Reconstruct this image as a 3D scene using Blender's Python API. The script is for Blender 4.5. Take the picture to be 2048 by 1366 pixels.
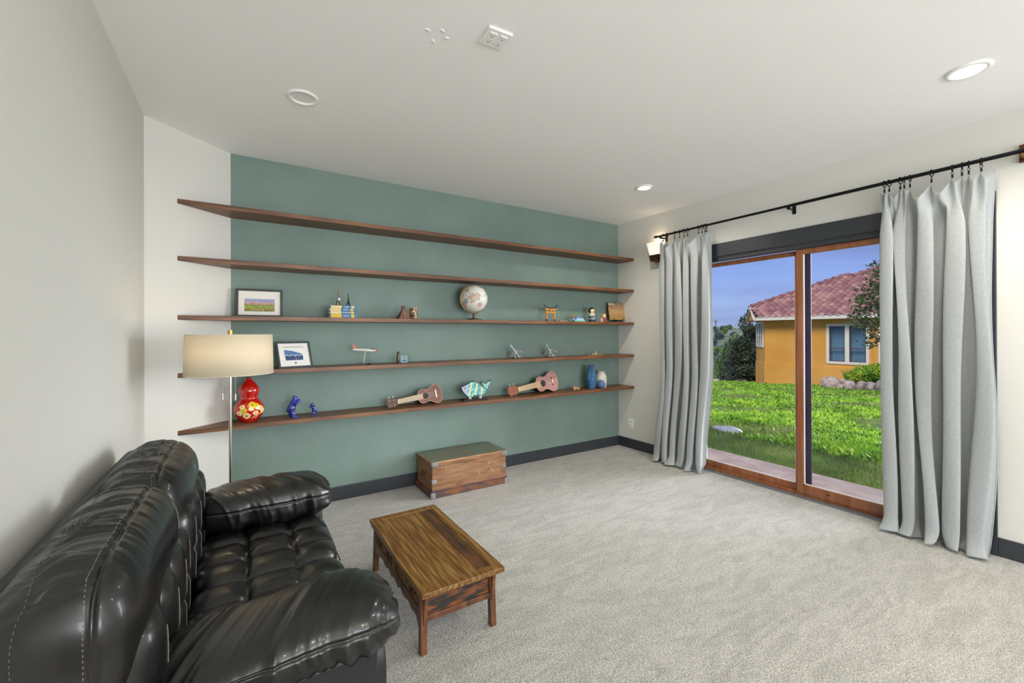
import bpy, math, random
import numpy as np
from mathutils import Vector, Matrix, Euler
random.seed(7); RNG = np.random.default_rng(11)
PI = math.pi
S = bpy.context.scene
COL = S.collection
for _o in list(bpy.data.objects): bpy.data.objects.remove(_o)

# ------------------------------------------------------------------ room measures (metres)
XW, YG = 3.97, 3.808            # window wall, green wall
XL, XA, YA = -0.077, -0.514, 3.425   # green wall's left end, angled wall's left end
YB = -4.2                        # wall behind the camera
CE = 2.74
CAMZ = 1.39

# ------------------------------------------------------------------ camera
cd = bpy.data.cameras.new('camera'); cam = bpy.data.objects.new('camera', cd); COL.objects.link(cam)
yaw, roll = math.radians(32.197), math.radians(-0.187)
F = Vector((math.sin(yaw), math.cos(yaw), 0.0015)).normalized()
R0 = Vector((math.cos(yaw), -math.sin(yaw), 0)); U0 = R0.cross(F)
R1 = R0*math.cos(roll) + U0*math.sin(roll); U1 = -R0*math.sin(roll) + U0*math.cos(roll)
m = Matrix((R1, U1, -F)).transposed().to_4x4(); m.translation = Vector((0, 0, CAMZ)); cam.matrix_world = m
cd.sensor_width = 36; cd.lens = 36*854.0/2048; cd.shift_y = -17.25/2048; cd.clip_start = .05; cd.clip_end = 2000
S.camera = cam

# ------------------------------------------------------------------ world (overcast blue sky)
w = bpy.data.worlds.new('world'); S.world = w; w.use_nodes = True
nt = w.node_tree; nt.nodes.clear()
out = nt.nodes.new('ShaderNodeOutputWorld'); bg = nt.nodes.new('ShaderNodeBackground')
tc = nt.nodes.new('ShaderNodeTexCoord'); sx = nt.nodes.new('ShaderNodeSeparateXYZ'); rp = nt.nodes.new('ShaderNodeValToRGB')
mp = nt.nodes.new('ShaderNodeMapping'); mp.inputs['Scale'].default_value = (1.5, 1.5, 9)
nz = nt.nodes.new('ShaderNodeTexNoise'); nz.inputs['Scale'].default_value = 1.6; nz.inputs['Detail'].default_value = 5
mx = nt.nodes.new('ShaderNodeMix'); mx.data_type = 'RGBA'; mx.blend_type = 'MIX'
r2 = nt.nodes.new('ShaderNodeValToRGB'); r2.color_ramp.elements[0].position = .40; r2.color_ramp.elements[1].position = .62
e = rp.color_ramp.elements
e[0].position = 0.0; e[0].color = (.36, .47, .72, 1)
e[1].position = 1.0; e[1].color = (.16, .24, .54, 1)
e2 = e.new(.12); e2.color = (.22, .32, .66, 1)
e3 = e.new(.4); e3.color = (.19, .27, .60, 1)
nt.links.new(tc.outputs['Generated'], sx.inputs[0]); nt.links.new(sx.outputs['Z'], rp.inputs[0])
nt.links.new(tc.outputs['Generated'], mp.inputs[0]); nt.links.new(mp.outputs[0], nz.inputs[0]); nt.links.new(nz.outputs[0], r2.inputs[0])
nt.links.new(r2.outputs[0], mx.inputs[0]); nt.links.new(rp.outputs[0], mx.inputs[6]); mx.inputs[7].default_value = (.13, .16, .33, 1)
mfac = nt.nodes.new('ShaderNodeMath'); mfac.operation = 'MULTIPLY'; mfac.inputs[1].default_value = .55
nt.links.new(r2.outputs[0], mfac.inputs[0]); nt.links.new(mfac.outputs[0], mx.inputs[0])
nt.links.new(mx.outputs[2], bg.inputs[0]); bg.inputs[1].default_value = 1.35; nt.links.new(bg.outputs[0], out.inputs[0])

# ------------------------------------------------------------------ suns and large lights
def light(name, kind, loc, direction, energy, color, **kw):
    l = bpy.data.lights.new(name, kind); o = bpy.data.objects.new(name, l); COL.objects.link(o)
    o.location = loc; o.rotation_euler = Vector(direction).to_track_quat('-Z', 'Y').to_euler()
    l.energy = energy; l.color = color
    for k, v in kw.items(): setattr(l, k, v)
    return o
# hazy sun over the roof of this house: lights the lawn and the neighbour's front
light('sun', 'SUN', (0, 0, 20), (1, .25, -.9), 2.6, (1, .96, .9), angle=math.radians(25))
# second soft sun added in place of bright cloud: daylight through the garden door
light('door_fill_sun', 'SUN', (30, 0, 10), (-1, .36, -.12), 10.0, (.95, .975, 1.0), angle=math.radians(48))
# fill light added outside an invented window in the wall behind the camera
light('back_fill_light', 'AREA', (1.6, YB-.12, 1.45), (0, 1, .34), 235, (.97, .985, 1.0), shape='RECTANGLE', size=3.3, size_y=2.1)

S.view_settings.view_transform = 'Standard'; S.view_settings.look = 'None'
S.view_settings.exposure = 0.0; S.view_settings.gamma = 1.0; S.view_settings.use_curve_mapping = False
S.cycles.max_bounces = 10; S.cycles.diffuse_bounces = 6; S.cycles.transparent_max_bounces = 12

# ------------------------------------------------------------------ materials
def hx(c):
    if isinstance(c, (tuple, list)): return (c[0], c[1], c[2], 1)
    c = c.lstrip('#'); v = [int(c[i:i+2], 16)/255 for i in (0, 2, 4)]
    return tuple([(x/12.92 if x <= .04045 else ((x+.055)/1.055)**2.4) for x in v]+[1])
MATS = {}
def M(name, c1, c2=None, rough=.5, metal=0., vs=4., stretch=(1, 1, 1), pos=(.35, .65), bump=0., bs=60., bstretch=None,
      coat=0., spec=.5, sheen=0., emit=None, es=0., detail=4., c3=None, subs=0., trans=0., coords='Object', dist=.002, distort=0.):
    m = bpy.data.materials.new(name); m.use_nodes = True; n = m.node_tree; p = n.nodes['Principled BSDF']
    p.inputs['Base Color'].default_value = hx(c1); p.inputs['Roughness'].default_value = rough; p.inputs['Metallic'].default_value = metal
    p.inputs['Coat Weight'].default_value = coat; p.inputs['Coat Roughness'].default_value = .08; p.inputs['Specular IOR Level'].default_value = spec
    p.inputs['Sheen Weight'].default_value = sheen; p.inputs['Transmission Weight'].default_value = trans
    if emit: p.inputs['Emission Color'].default_value = hx(emit); p.inputs['Emission Strength'].default_value = es
    if c2 or bump: t = n.nodes.new('ShaderNodeTexCoord')
    if c2:
        mp = n.nodes.new('ShaderNodeMapping'); mp.inputs['Scale'].default_value = stretch
        z = n.nodes.new('ShaderNodeTexNoise'); z.inputs['Scale'].default_value = vs; z.inputs['Detail'].default_value = detail; z.inputs['Distortion'].default_value = distort
        r = n.nodes.new('ShaderNodeValToRGB'); r.color_ramp.elements[0].position = pos[0]; r.color_ramp.elements[1].position = pos[1]
        r.color_ramp.elements[0].color = hx(c1); r.color_ramp.elements[1].color = hx(c2)
        if c3: k = r.color_ramp.elements.new((pos[0]+pos[1])/2); k.color = hx(c3)
        n.links.new(t.outputs[coords], mp.inputs[0]); n.links.new(mp.outputs[0], z.inputs[0]); n.links.new(z.outputs[0], r.inputs[0])
        n.links.new(r.outputs[0], p.inputs['Base Color'])
    if bump:
        mp2 = n.nodes.new('ShaderNodeMapping'); mp2.inputs['Scale'].default_value = bstretch or (1, 1, 1)
        z2 = n.nodes.new('ShaderNodeTexNoise'); z2.inputs['Scale'].default_value = bs; z2.inputs['Detail'].default_value = 3
        b = n.nodes.new('ShaderNodeBump'); b.inputs['Strength'].default_value = bump; b.inputs['Distance'].default_value = dist
        n.links.new(t.outputs[coords], mp2.inputs[0]); n.links.new(mp2.outputs[0], z2.inputs[0]); n.links.new(z2.outputs[0], b.inputs['Height'])
        n.links.new(b.outputs[0], p.inputs['Normal'])
    MATS[name] = m; return m
white_wall = M('painted_wall', '#d8d7d1', rough=.8, bump=.25, bs=28, dist=.004)
ceil_m = M('ceiling_paint', '#f7f7f6', rough=.85, bump=.2, bs=40, dist=.003)
green = M('green_paint', '#70857d', '#778c84', rough=.62, vs=3, bump=.45, bs=16, dist=.006)
dark = M('charcoal_trim', '#33373d', rough=.38)
carpet = M('carpet', '#87857f', '#c5c3bc', rough=1., vs=190, pos=(.36, .64), bump=.8, bs=120, dist=.006, sheen=.2, detail=2.5)
def carpet_tracks(m):                      # brushed pile: broad lighter and darker swathes
    n = m.node_tree; p = n.nodes['Principled BSDF']; src = p.inputs['Base Color'].links[0].from_socket
    t = n.nodes.new('ShaderNodeTexCoord'); mp_ = n.nodes.new('ShaderNodeMapping'); mp_.inputs['Scale'].default_value = (.9, 3.2, 1); mp_.inputs['Rotation'].default_value = (0, 0, -.5)
    z = n.nodes.new('ShaderNodeTexNoise'); z.inputs['Scale'].default_value = 3.2; z.inputs['Detail'].default_value = 6; z.inputs['Distortion'].default_value = 1.6
    r = n.nodes.new('ShaderNodeValToRGB'); r.color_ramp.elements[0].position = .38; r.color_ramp.elements[0].color = (.83, .83, .82, 1); r.color_ramp.elements[1].position = .60; r.color_ramp.elements[1].color = (1, 1, 1, 1)
    x = n.nodes.new('ShaderNodeMix'); x.data_type = 'RGBA'; x.blend_type = 'MULTIPLY'; x.inputs[0].default_value = 1
    n.links.new(t.outputs['Object'], mp_.inputs[0]); n.links.new(mp_.outputs[0], z.inputs[0]); n.links.new(z.outputs[0], r.inputs[0]); n.links.new(src, x.inputs[6]); n.links.new(r.outputs[0], x.inputs[7]); n.links.new(x.outputs[2], p.inputs['Base Color'])
carpet_tracks(carpet)
wood_frame = M('door_wood', '#7e4a2c', '#9a6240', rough=.35, vs=3, stretch=(8, 8, 1), coat=.2)
shelf_wood = M('walnut_shelf', '#54341f', '#835737', rough=.42, vs=3, stretch=(.8, 9, 9), bump=.15, bs=20, bstretch=(.6, 9, 9))
black = M('black_metal', '#17171a', rough=.4, metal=.6)
brass = M('brass', '#b79a55', rough=.25, metal=1.)
nickel = M('brushed_nickel', '#b9b2a6', rough=.28, metal=1.)
plaswhite = M('white_plastic', '#f5f5f3', rough=.4)
blackp = M('black_plastic', '#101113', rough=.35)
def glassmat(name, tint=(1, 1, 1), rough=0.):
    m = bpy.data.materials.new(name); m.use_nodes = True; n = m.node_tree; n.nodes.clear()
    o = n.nodes.new('ShaderNodeOutputMaterial'); mixn = n.nodes.new('ShaderNodeMixShader'); tr = n.nodes.new('ShaderNodeBsdfTransparent')
    gl = n.nodes.new('ShaderNodeBsdfGlossy'); gl.inputs['Roughness'].default_value = rough; fr = n.nodes.new('ShaderNodeFresnel'); fr.inputs['IOR'].default_value = 1.22
    tr.inputs[0].default_value = (*tint, 1)
    n.links.new(fr.outputs[0], mixn.inputs[0]); n.links.new(tr.outputs[0], mixn.inputs[1]); n.links.new(gl.outputs[0], mixn.inputs[2]); n.links.new(mixn.outputs[0], o.inputs[0])
    return m
glass = glassmat('window_glass', (.97, .98, .98))

# ------------------------------------------------------------------ mesh helpers: a shape is (verts array, list of faces)
def box(c, s, rot=None):
    v = np.array([(x, y, z) for x in (-.5, .5) for y in (-.5, .5) for z in (-.5, .5)])*np.array(s)
    if rot is not None: v = v @ np.array(Euler(rot).to_matrix()).T
    return v+np.array(c), [(0, 1, 3, 2), (4, 6, 7, 5), (0, 4, 5, 1), (2, 3, 7, 6), (0, 2, 6, 4), (1, 5, 7, 3)]
def bb(x0, x1, y0, y1, z0, z1): return box(((x0+x1)/2, (y0+y1)/2, (z0+z1)/2), (abs(x1-x0), abs(y1-y0), abs(z1-z0)))
def tube(path, r, n=10, cap=True, closed=False):
    P = np.array(path, float); k = len(P); rr = np.full(k, r) if np.isscalar(r) else np.array(r)
    V = []; T = np.gradient(P, axis=0) if not closed else (np.roll(P, -1, 0)-np.roll(P, 1, 0))
    up = np.array([0, 0, 1.]); t0 = T[0]/np.linalg.norm(T[0])
    if abs(t0 @ up) > .9: up = np.array([1., 0, 0])
    a = np.cross(t0, up); a /= np.linalg.norm(a)
    for i in range(k):
        t = T[i]/(np.linalg.norm(T[i])+1e-12); a = a-t*(a @ t); a /= (np.linalg.norm(a)+1e-12); b = np.cross(t, a)
        for j in range(n):
            th = 2*PI*j/n; V.append(P[i]+rr[i]*(math.cos(th)*a+math.sin(th)*b))
    Fc = []
    for i in range(k if closed else k-1):
        for j in range(n):
            i2 = (i+1) % k; Fc.append((i*n+j, i*n+(j+1) % n, i2*n+(j+1) % n, i2*n+j))
    if cap and not closed: Fc += [tuple(range(n))[::-1], tuple((k-1)*n+j for j in range(n))]
    return np.array(V), Fc
def cyl(p0, p1, r0, r1=None, n=16): return tube([p0, p1], [r0, r0 if r1 is None else r1], n)
def lathe(prof, c=(0, 0, 0), n=32, cap=True):
    V = []; k = len(prof)
    for r, z in prof:
        for j in range(n): th = 2*PI*j/n; V.append((c[0]+r*math.cos(th), c[1]+r*math.sin(th), c[2]+z))
    Fc = [(i*n+j, i*n+(j+1) % n, (i+1)*n+(j+1) % n, (i+1)*n+j) for i in range(k-1) for j in range(n)]
    if cap: Fc += [tuple(range(n))[::-1], tuple((k-1)*n+j for j in range(n))]
    return np.array(V), Fc
def prism(poly, a, b, axis='z'):
    """poly: 2D points; extruded from a to b along axis. x: poly=(y,z); y: poly=(x,z); z: poly=(x,y)"""
    k = len(poly); V = []
    for t in (a, b):
        for p in poly: V.append({'x': (t, p[0], p[1]), 'y': (p[0], t, p[1]), 'z': (p[0], p[1], t)}[axis])
    Fc = [(i, (i+1) % k, k+(i+1) % k, k+i) for i in range(k)]+[tuple(range(k))[::-1], tuple(range(k, 2*k))]
    return np.array(V, float), Fc
def grid(fn, nu, nv, cu=False, cv=False):
    V = [fn(i/(nu if cu else nu-1), j/(nv if cv else nv-1)) for i in range(nu) for j in range(nv)]
    Fc = [(i*nv+j, ((i+1) % nu)*nv+j, ((i+1) % nu)*nv+(j+1) % nv, i*nv+(j+1) % nv) for i in range(nu if cu else nu-1) for j in range(nv if cv else nv-1)]
    return np.array(V, float), Fc
def ell(c, r, n=16, rot=None):
    V = []; Fc = []; k = n//2
    V, Fc = lathe([(max(1e-4, math.sin(PI*i/k)), -math.cos(PI*i/k)) for i in range(k+1)], n=n, cap=False)
    V = V*np.array(r if not np.isscalar(r) else (r, r, r))
    if rot is not None: V = V @ np.array(Euler(rot).to_matrix()).T
    return V+np.array(c), Fc
def torus(c, R, r, axis='z', n=28, m2=8):
    P = []
    for i in range(n):
        a = 2*PI*i/n; p = {'z': (math.cos(a), math.sin(a), 0), 'y': (math.cos(a), 0, math.sin(a)), 'x': (0, math.cos(a), math.sin(a))}[axis]
        P.append(np.array(c)+R*np.array(p))
    return tube(P, r, m2, closed=True)
def join(parts):
    V = []; Fc = []; o = 0
    for v, f in parts:
        V.append(np.asarray(v, float)); Fc += [tuple(i+o for i in q) for q in f]; o += len(v)
    return np.concatenate(V), Fc
def xf(s, loc=(0, 0, 0), rot=(0, 0, 0), sc=1.):
    v, f = s; v = (np.asarray(v, float)*sc) @ np.array(Euler(rot).to_matrix()).T+np.array(loc); return v, f
def puff(c, h, n, res=24, fn=None, es=None):
    """rounded pillow box; fn(P, N) moves the surface points"""
    g = np.linspace(-1, 1, res+1); V = []; Fc = []; o = 0
    A, B = np.meshgrid(g, g, indexing='ij')
    for ax in range(3):
        for s in (-1, 1):
            P = np.zeros((res+1, res+1, 3)); P[..., ax] = s; P[..., (ax+1) % 3] = A; P[..., (ax+2) % 3] = B
            V.append(P.reshape(-1, 3))
            for i in range(res):
                for j in range(res):
                    q = (o+i*(res+1)+j, o+(i+1)*(res+1)+j, o+(i+1)*(res+1)+j+1, o+i*(res+1)+j+1); Fc.append(q if s > 0 else q[::-1])
            o += (res+1)**2
    V = np.concatenate(V); V, Fc = weld(V, Fc)
    return puffmap(V, c, h, n, fn), Fc
def puffmap(D, c, h, n, fn=None):
    D = np.asarray(D, float); h = np.array(h)
    if isinstance(n, tuple):               # (cross-section exponent, end exponent, long axis): a bolster
        n, m_, ax = n; o1, o2 = [i for i in range(3) if i != ax]
        g = lambda D: ((np.abs(D[:, o1])**n+np.abs(D[:, o2])**n)**(1/n)+1e-9)
        Q = D*((g(D)**m_+np.abs(D[:, ax])**m_)**(-1/m_))[:, None]; N = np.sign(Q)*np.abs(Q)**(n-1)*(g(Q)**(m_-n))[:, None]; N[:, ax] = np.sign(Q[:, ax])*np.abs(Q[:, ax])**(m_-1); N /= h
        N /= np.linalg.norm(N, axis=1)[:, None]+1e-9
    else:
        r = (np.abs(D)**n).sum(1)**(-1/n); Q = D*r[:, None]; N = np.sign(Q)*np.abs(Q)**(n-1)/h; N /= np.linalg.norm(N, axis=1)[:, None]+1e-9
    P = Q*h
    if fn is not None: P = fn(P, N, Q)
    return P+np.array(c)
def weld(V, Fc):
    k = np.round(V*1e5).astype(np.int64); u, idx, inv = np.unique(k, axis=0, return_index=True, return_inverse=True); inv = inv.reshape(-1)
    return V[idx], [tuple(int(inv[i]) for i in f) for f in Fc]

def obj(name, shape, mat, parent=None, smooth=None, bevel=0., label=None, kind=None, solid=0., subsurf=0):
    V, Fc = shape if not isinstance(shape, list) else join(shape)
    V = np.asarray(V, float)
    off = np.zeros(3)
    if parent is not None: off = np.array([float(q) for q in parent.get('_o', (0., 0., 0.))])
    elif True: off = np.array([(V[:, 0].min()+V[:, 0].max())/2, (V[:, 1].min()+V[:, 1].max())/2, V[:, 2].min()])
    me = bpy.data.meshes.new(name); me.from_pydata((V-off).tolist(), [], Fc); me.update()
    o = bpy.data.objects.new(name, me); COL.objects.link(o)
    if parent is not None: o.parent = parent; o['_o'] = tuple(off)
    else: o.location = off; o['_o'] = tuple(off)
    for mm in (mat if isinstance(mat, (list, tuple)) else [mat]): me.materials.append(mm)
    if smooth is not None:
        me.shade_smooth()
        if smooth < 180: me.set_sharp_from_angle(angle=math.radians(smooth))
    if bevel:
        b = o.modifiers.new('b', 'BEVEL'); b.width = bevel; b.segments = 2; b.limit_method = 'ANGLE'; b.angle_limit = math.radians(35)
    if solid: s = o.modifiers.new('s', 'SOLIDIFY'); s.thickness = solid; s.offset = 0
    if subsurf: s = o.modifiers.new('u', 'SUBSURF'); s.levels = subsurf; s.render_levels = subsurf
    if label: o['label'] = label
    if kind: o['kind'] = kind
    return o
def tag(o, label, cat, group=None):
    o['label'] = label; o['category'] = cat
    if group: o['group'] = group
    return o
def thing(name, label, cat, loc, group=None, rot=(0, 0, 0)):
    o = bpy.data.objects.new(name, None); COL.objects.link(o); o.location = loc; o.rotation_euler = rot; o.empty_display_size = .05
    o['_o'] = tuple(float(q) for q in loc) if rot == (0, 0, 0) else (0., 0., 0.)
    return tag(o, label, cat, group)
def struct(name, shape, mat, **k):
    return obj(name, shape, mat, kind='structure', **k)
def part_copy(o, parent, loc=None, rot=None):
    c = o.copy(); COL.objects.link(c); c.parent = parent
    if loc is not None: c.location = loc
    if rot is not None: c.rotation_euler = rot
    return c
def text(s, size, mat, parent, loc, rot, name='lettering', ext=.0006, align='CENTER'):
    t = bpy.data.curves.new(name, 'FONT'); t.body = s; t.size = size; t.extrude = ext; t.align_x = align; t.align_y = 'CENTER'; t.resolution_u = 3
    q = bpy.data.objects.new('tmp', t); COL.objects.link(q); bpy.context.view_layer.update()
    me = bpy.data.meshes.new_from_object(q.evaluated_get(bpy.context.evaluated_depsgraph_get())); bpy.data.objects.remove(q); bpy.data.curves.remove(t)
    me.materials.clear(); me.materials.append(mat); me.name = name
    o = bpy.data.objects.new(name, me); COL.objects.link(o); o.parent = parent; off = parent.get('_o', (0, 0, 0))
    o.location = [loc[i]-off[i] for i in range(3)]; o.rotation_euler = rot; o['_o'] = tuple(off); return o
# ================================================================== THE ROOM
T = .16
DY0, DY1, DZ = .745, 2.755, 2.142      # garden door opening
floor = struct('floor', join([prism([(XA, YB), (XW, YB), (XW, YG), (XL, YG), (XA, YA)], -.02, 0)]), carpet)
struct('ceiling', prism([(XA-T, YB-T), (XW+T, YB-T), (XW+T, YG+T), (XL-T, YG+T), (XA-T, YA+.1)], CE, CE+.2), ceil_m)
struct('wall_back', prism([(XL-.02, YG), (XW, YG), (XW+T, YG+T), (XL-.1, YG+T)], 0, CE), green)
d = np.array([XL-XA, YG-YA]); nn = np.array([-d[1], d[0]])/np.hypot(*d)*T
struct('wall_corner', prism([(XA, YA), (XL, YG), (XL+nn[0], YG+nn[1]), (XA+nn[0], YA+nn[1])], 0, CE), white_wall)
struct('wall_left', bb(XA-T, XA, YB, YA+.06, 0, CE), white_wall)
struct('wall_right', [bb(XW, XW+T, DY1, YG+T, 0, CE), bb(XW, XW+T, YB, DY0, 0, CE), bb(XW, XW+T, DY0, DY1, DZ, CE)], white_wall)
WX0, WX1, WZ0, WZ1 = -.05, 3.25, .35, 2.5  # made-up opening that lets the back fill light in
struct('wall_front', [bb(XA-T, WX0, YB-T, YB, 0, CE), bb(WX1, XW+T, YB-T, YB, 0, CE), bb(WX0, WX1, YB-T, YB, 0, WZ0), bb(WX0, WX1, YB-T, YB, WZ1, CE)], white_wall)
w1 = struct('added_fill_window', [bb(WX0, WX1, YB-.1, YB-.05, WZ0, WZ0+.05), bb(WX0, WX1, YB-.1, YB-.05, WZ1-.05, WZ1)]+[bb(x-.025, x+.025, YB-.1, YB-.05, WZ0, WZ1) for x in (WX0+.025, 1.05, 2.15, WX1-.025)], dark)  # unseen window frame added around the fill light's opening
BH, BT = .115, .014
struct('baseboard_back', bb(XL, XW, YG-BT, YG, 0, BH), dark, bevel=.003)
struct('baseboard_right', bb(XW-BT, XW, 2.855, YG-BT, 0, BH), dark, bevel=.003)
struct('baseboard_front', bb(XW-BT, XW, YB, .64, 0, BH), dark, bevel=.003)
struct('baseboard_left', bb(XA, XA+BT, YB, YA, 0, BH), dark, bevel=.003)
nb = nn/T*BT
struct('baseboard_corner', prism([(XA-nb[0]*0, YA), (XL, YG), (XL-nb[0], YG-nb[1]), (XA-nb[0], YA-nb[1])], 0, BH), dark)
# dark casing round the garden door
struct('trim_1', [bb(XW-.018, XW, .64, 2.86, DZ, 2.268)], dark, bevel=.003)
struct('trim_2', [bb(XW-.018, XW, .64, .745, 0, DZ)], dark, bevel=.003)
struct('trim_3', [bb(XW-.018, XW, 2.755, 2.86, 0, DZ)], dark, bevel=.003)
struct('trim_4', [bb(XW, XW+.05, DY0, DY1, DZ-.045, DZ)], dark, bevel=.003)
# threshold
struct('trim_5', [bb(XW-.02, XW+T+.03, DY0, DY1, -.02, .012), bb(XW-.012, XW-.006, DY0, DY1, .012, .017)], M('threshold_metal', '#8f959a', rough=.35, metal=.7))
# sliding garden door: fixed leaf on the left, sliding leaf on the right
vinyl = M('pale_vinyl', '#d9d2c8', rough=.4); extd = M('dark_exterior_frame', '#3b3550', rough=.45)
door = struct('door_1', [bb(XW+.03, XW+.12, DY0, DY1, .012, .035), bb(XW+.03, XW+.12, DY0, DY0+.02, .035, DZ-.045), bb(XW+.03, XW+.12, DY1-.02, DY1, .035, DZ-.045)], wood_frame)
def leaf(x0, y0, y1, z0, z1, sl, sr, rb, rt, nm):
    a = obj('stile', bb(x0, x0+.035, y0, y0+sr, z0, z1), wood_frame, door, bevel=.004)
    b = obj('stile', bb(x0, x0+.035, y1-sl, y1, z0, z1), wood_frame, door, bevel=.004)
    c = obj('rail', bb(x0+.001, x0+.034, y0+sr, y1-sl, z0, z0+rb), wood_frame, door, bevel=.004)
    e_ = obj('rail', bb(x0+.001, x0+.034, y0+sr, y1-sl, z1-rt, z1), wood_frame, door, bevel=.004)
    g = obj('glass_pane', bb(x0+.014, x0+.018, y0+sr, y1-sl, z0+rb, z1-rt), glass, door)
    obj('gasket', [bb(x0+.010, x0+.022, y0+sr-.001, y0+sr+.006, z0+rb, z1-rt), bb(x0+.010, x0+.022, y1-sl-.006, y1-sl+.001, z0+rb, z1-rt),
                   bb(x0+.010, x0+.022, y0+sr, y1-sl, z0+rb-.001, z0+rb+.007)], vinyl, door)
leaf(XW+.062, 1.772, DY1-.02, .035, DZ-.047, .07, .045, .055, .04, 'fixed')
leaf(XW+.022, DY0+.02, 1.79, .035, DZ-.047, .050, .07, .075, .045, 'slide')
obj('exterior_stile', bb(XW+.104, XW+.109, 1.712, 1.771, .035, DZ-.05), extd, door)
obj('roller_cover', xf(ell((0, 0, 0), (.003, .01, .006), 12), (XW+.022, 1.56, .075)), blackp, door)

# plaster patches on the ceiling
cl = bpy.data.objects['ceiling']
for i, (x, y) in enumerate([(.696, 1.802), (.755, 1.772), (.745, 1.859), (.79, 1.808)]):
    v, f = ell((x, y, CE), (.016, .011, .0025), 10, (0, 0, .6*i)); v[:, :2] += RNG.normal(0, .001, (len(v), 2)); obj('plaster_patch', (v, f), ceil_m, cl, smooth=180)

# wall outlet and ceiling outlet
slot = M('dark_slot', '#2a2a2a', rough=.6)
o = thing('wall_outlet', 'small white power outlet low on the window wall beside the left curtain', 'outlet', (XW, 3.605, .24))
obj('cover_plate', bb(XW-.006, XW, 3.567, 3.645, .24, .355), plaswhite, o, bevel=.002)
for z in (.272, .323):
    s = obj('receptacle', bb(XW-.009, XW-.005, 3.589, 3.623, z-.018, z+.018), plaswhite, o, bevel=.003)
    for q in [bb(XW-.0095, XW-.008, y-.0015, y+.0015, z-.004, z+.008) for y in (3.599, 3.613)]+[bb(XW-.0095, XW-.008, 3.6035, 3.6085, z-.013, z-.008)]: obj('slot', q, slot, s)
cx, cy = .977, 1.682
o = thing('ceiling_outlet', 'square white four-socket outlet plate on the ceiling', 'outlet', (cx, cy, CE-.012), rot=(0, 0, math.radians(-3)))
obj('cover_plate', bb(-.06, .06, -.058, .058, .002, .012), plaswhite, o, bevel=.004)
for x in (-.025, .025):
    s = obj('receptacle', bb(x-.018, x+.018, -.036, .036, -.001, .004), plaswhite, o, bevel=.002)
    for q in sum([[bb(x-.009, x-.007, y-.005, y+.004, -.0016, 0), bb(x+.006, x+.008, y-.005, y+.004, -.0016, 0), cyl((x, y+.010, -.0016), (x, y+.010, 0), .003, n=10)] for y in (-.02, .018)], []): obj('slot', q, slot, s)

# recessed ceiling lights
diff_on = M('lamp_diffuser', '#ffffff', emit='#fff4e2', es=4.); diff_off = M('unlit_diffuser', '#f1f1f0', rough=.5)
for i, (x, y, r, lab, on) in enumerate([(.29, 2.69, .08, 'unlit white recessed ceiling light above the sofa side', 0), (3.15, 2.69, .075, 'lit recessed ceiling light nearest the green wall and window', 1),
                              (3.165, .605, .083, 'lit recessed ceiling light above the right curtain', 1)]):
    o = thing('recessed_light', lab, 'ceiling light', (x, y, CE-.006))
    obj('trim_ring', lathe([(r, .006), (r+.004, .001), (r, -.003), (r*.82, -.004), (r*.74, .004), (r*.74, .006)], (x, y, CE-.006), 48, cap=False), plaswhite, o, smooth=60)
    obj('diffuser', lathe([(r*.74, .0045), (.001, .003)], (x, y, CE-.006), 40, cap=False), diff_on if on else diff_off, o, smooth=180)
for x, y, en in [(3.15, 2.69, 22), (3.165, .605, 22), (.6, -.9, 26), (2.4, -1.6, 26), (.29, .6, 0)]:  # includes two fill lamps added unseen behind the camera
    if en: light('downlight', 'SPOT', (x, y, CE-.02), (0, 0, -1), en*4, (1, .92, .80), spot_size=math.radians(150), spot_blend=.8, shadow_soft_size=.07)
for x, y in [(.6, -.9), (2.4, -1.6)]:  # diffusers for the added fill lamps, out of view
    obj('diffuser', lathe([(.075, 0), (.001, -.002)], (x, y, CE-.002), 32, cap=False), diff_on, cl, smooth=180)

# ================================================================== SHELVES
SZ = [2.2869, 1.9096, 1.5189, 1.1353, .755]
YF = YG-.2547; xs = XL+(XA-XL)*(.2547/(YG-YA))
SN = ['top', 'second highest', 'middle', 'fourth', 'lowest']
SL = ['topmost long walnut wall shelf, empty, spanning the green wall', 'second long walnut wall shelf from the top, empty', 'middle long walnut wall shelf holding the globe',
      'fourth long walnut wall shelf holding the flag case', 'lowest long walnut wall shelf holding the ukuleles']
for k, z in enumerate(SZ):
    g = .0012
    o = thing('wall_shelf', SL[k], 'shelf', (1.9, YF, z-.031), group='walnut wall shelves')
    cuts = [xs+g, [1.1, 1.6, .9, 1.5, 1.2][k], [2.7, 3.1, 2.78, 3.0, 2.9][k], XW-g]
    for j in range(3):
        a, b = cuts[j]+(.0004 if j else 0), cuts[j+1]-(.0004 if j < 2 else 0)
        poly = [(a, YF), (b, YF), (b, YG-g), ((XL+g) if j == 0 else a, YG-g)]
        obj('board', prism(poly, z-.031, z), shelf_wood, o, bevel=.0015)

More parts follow.
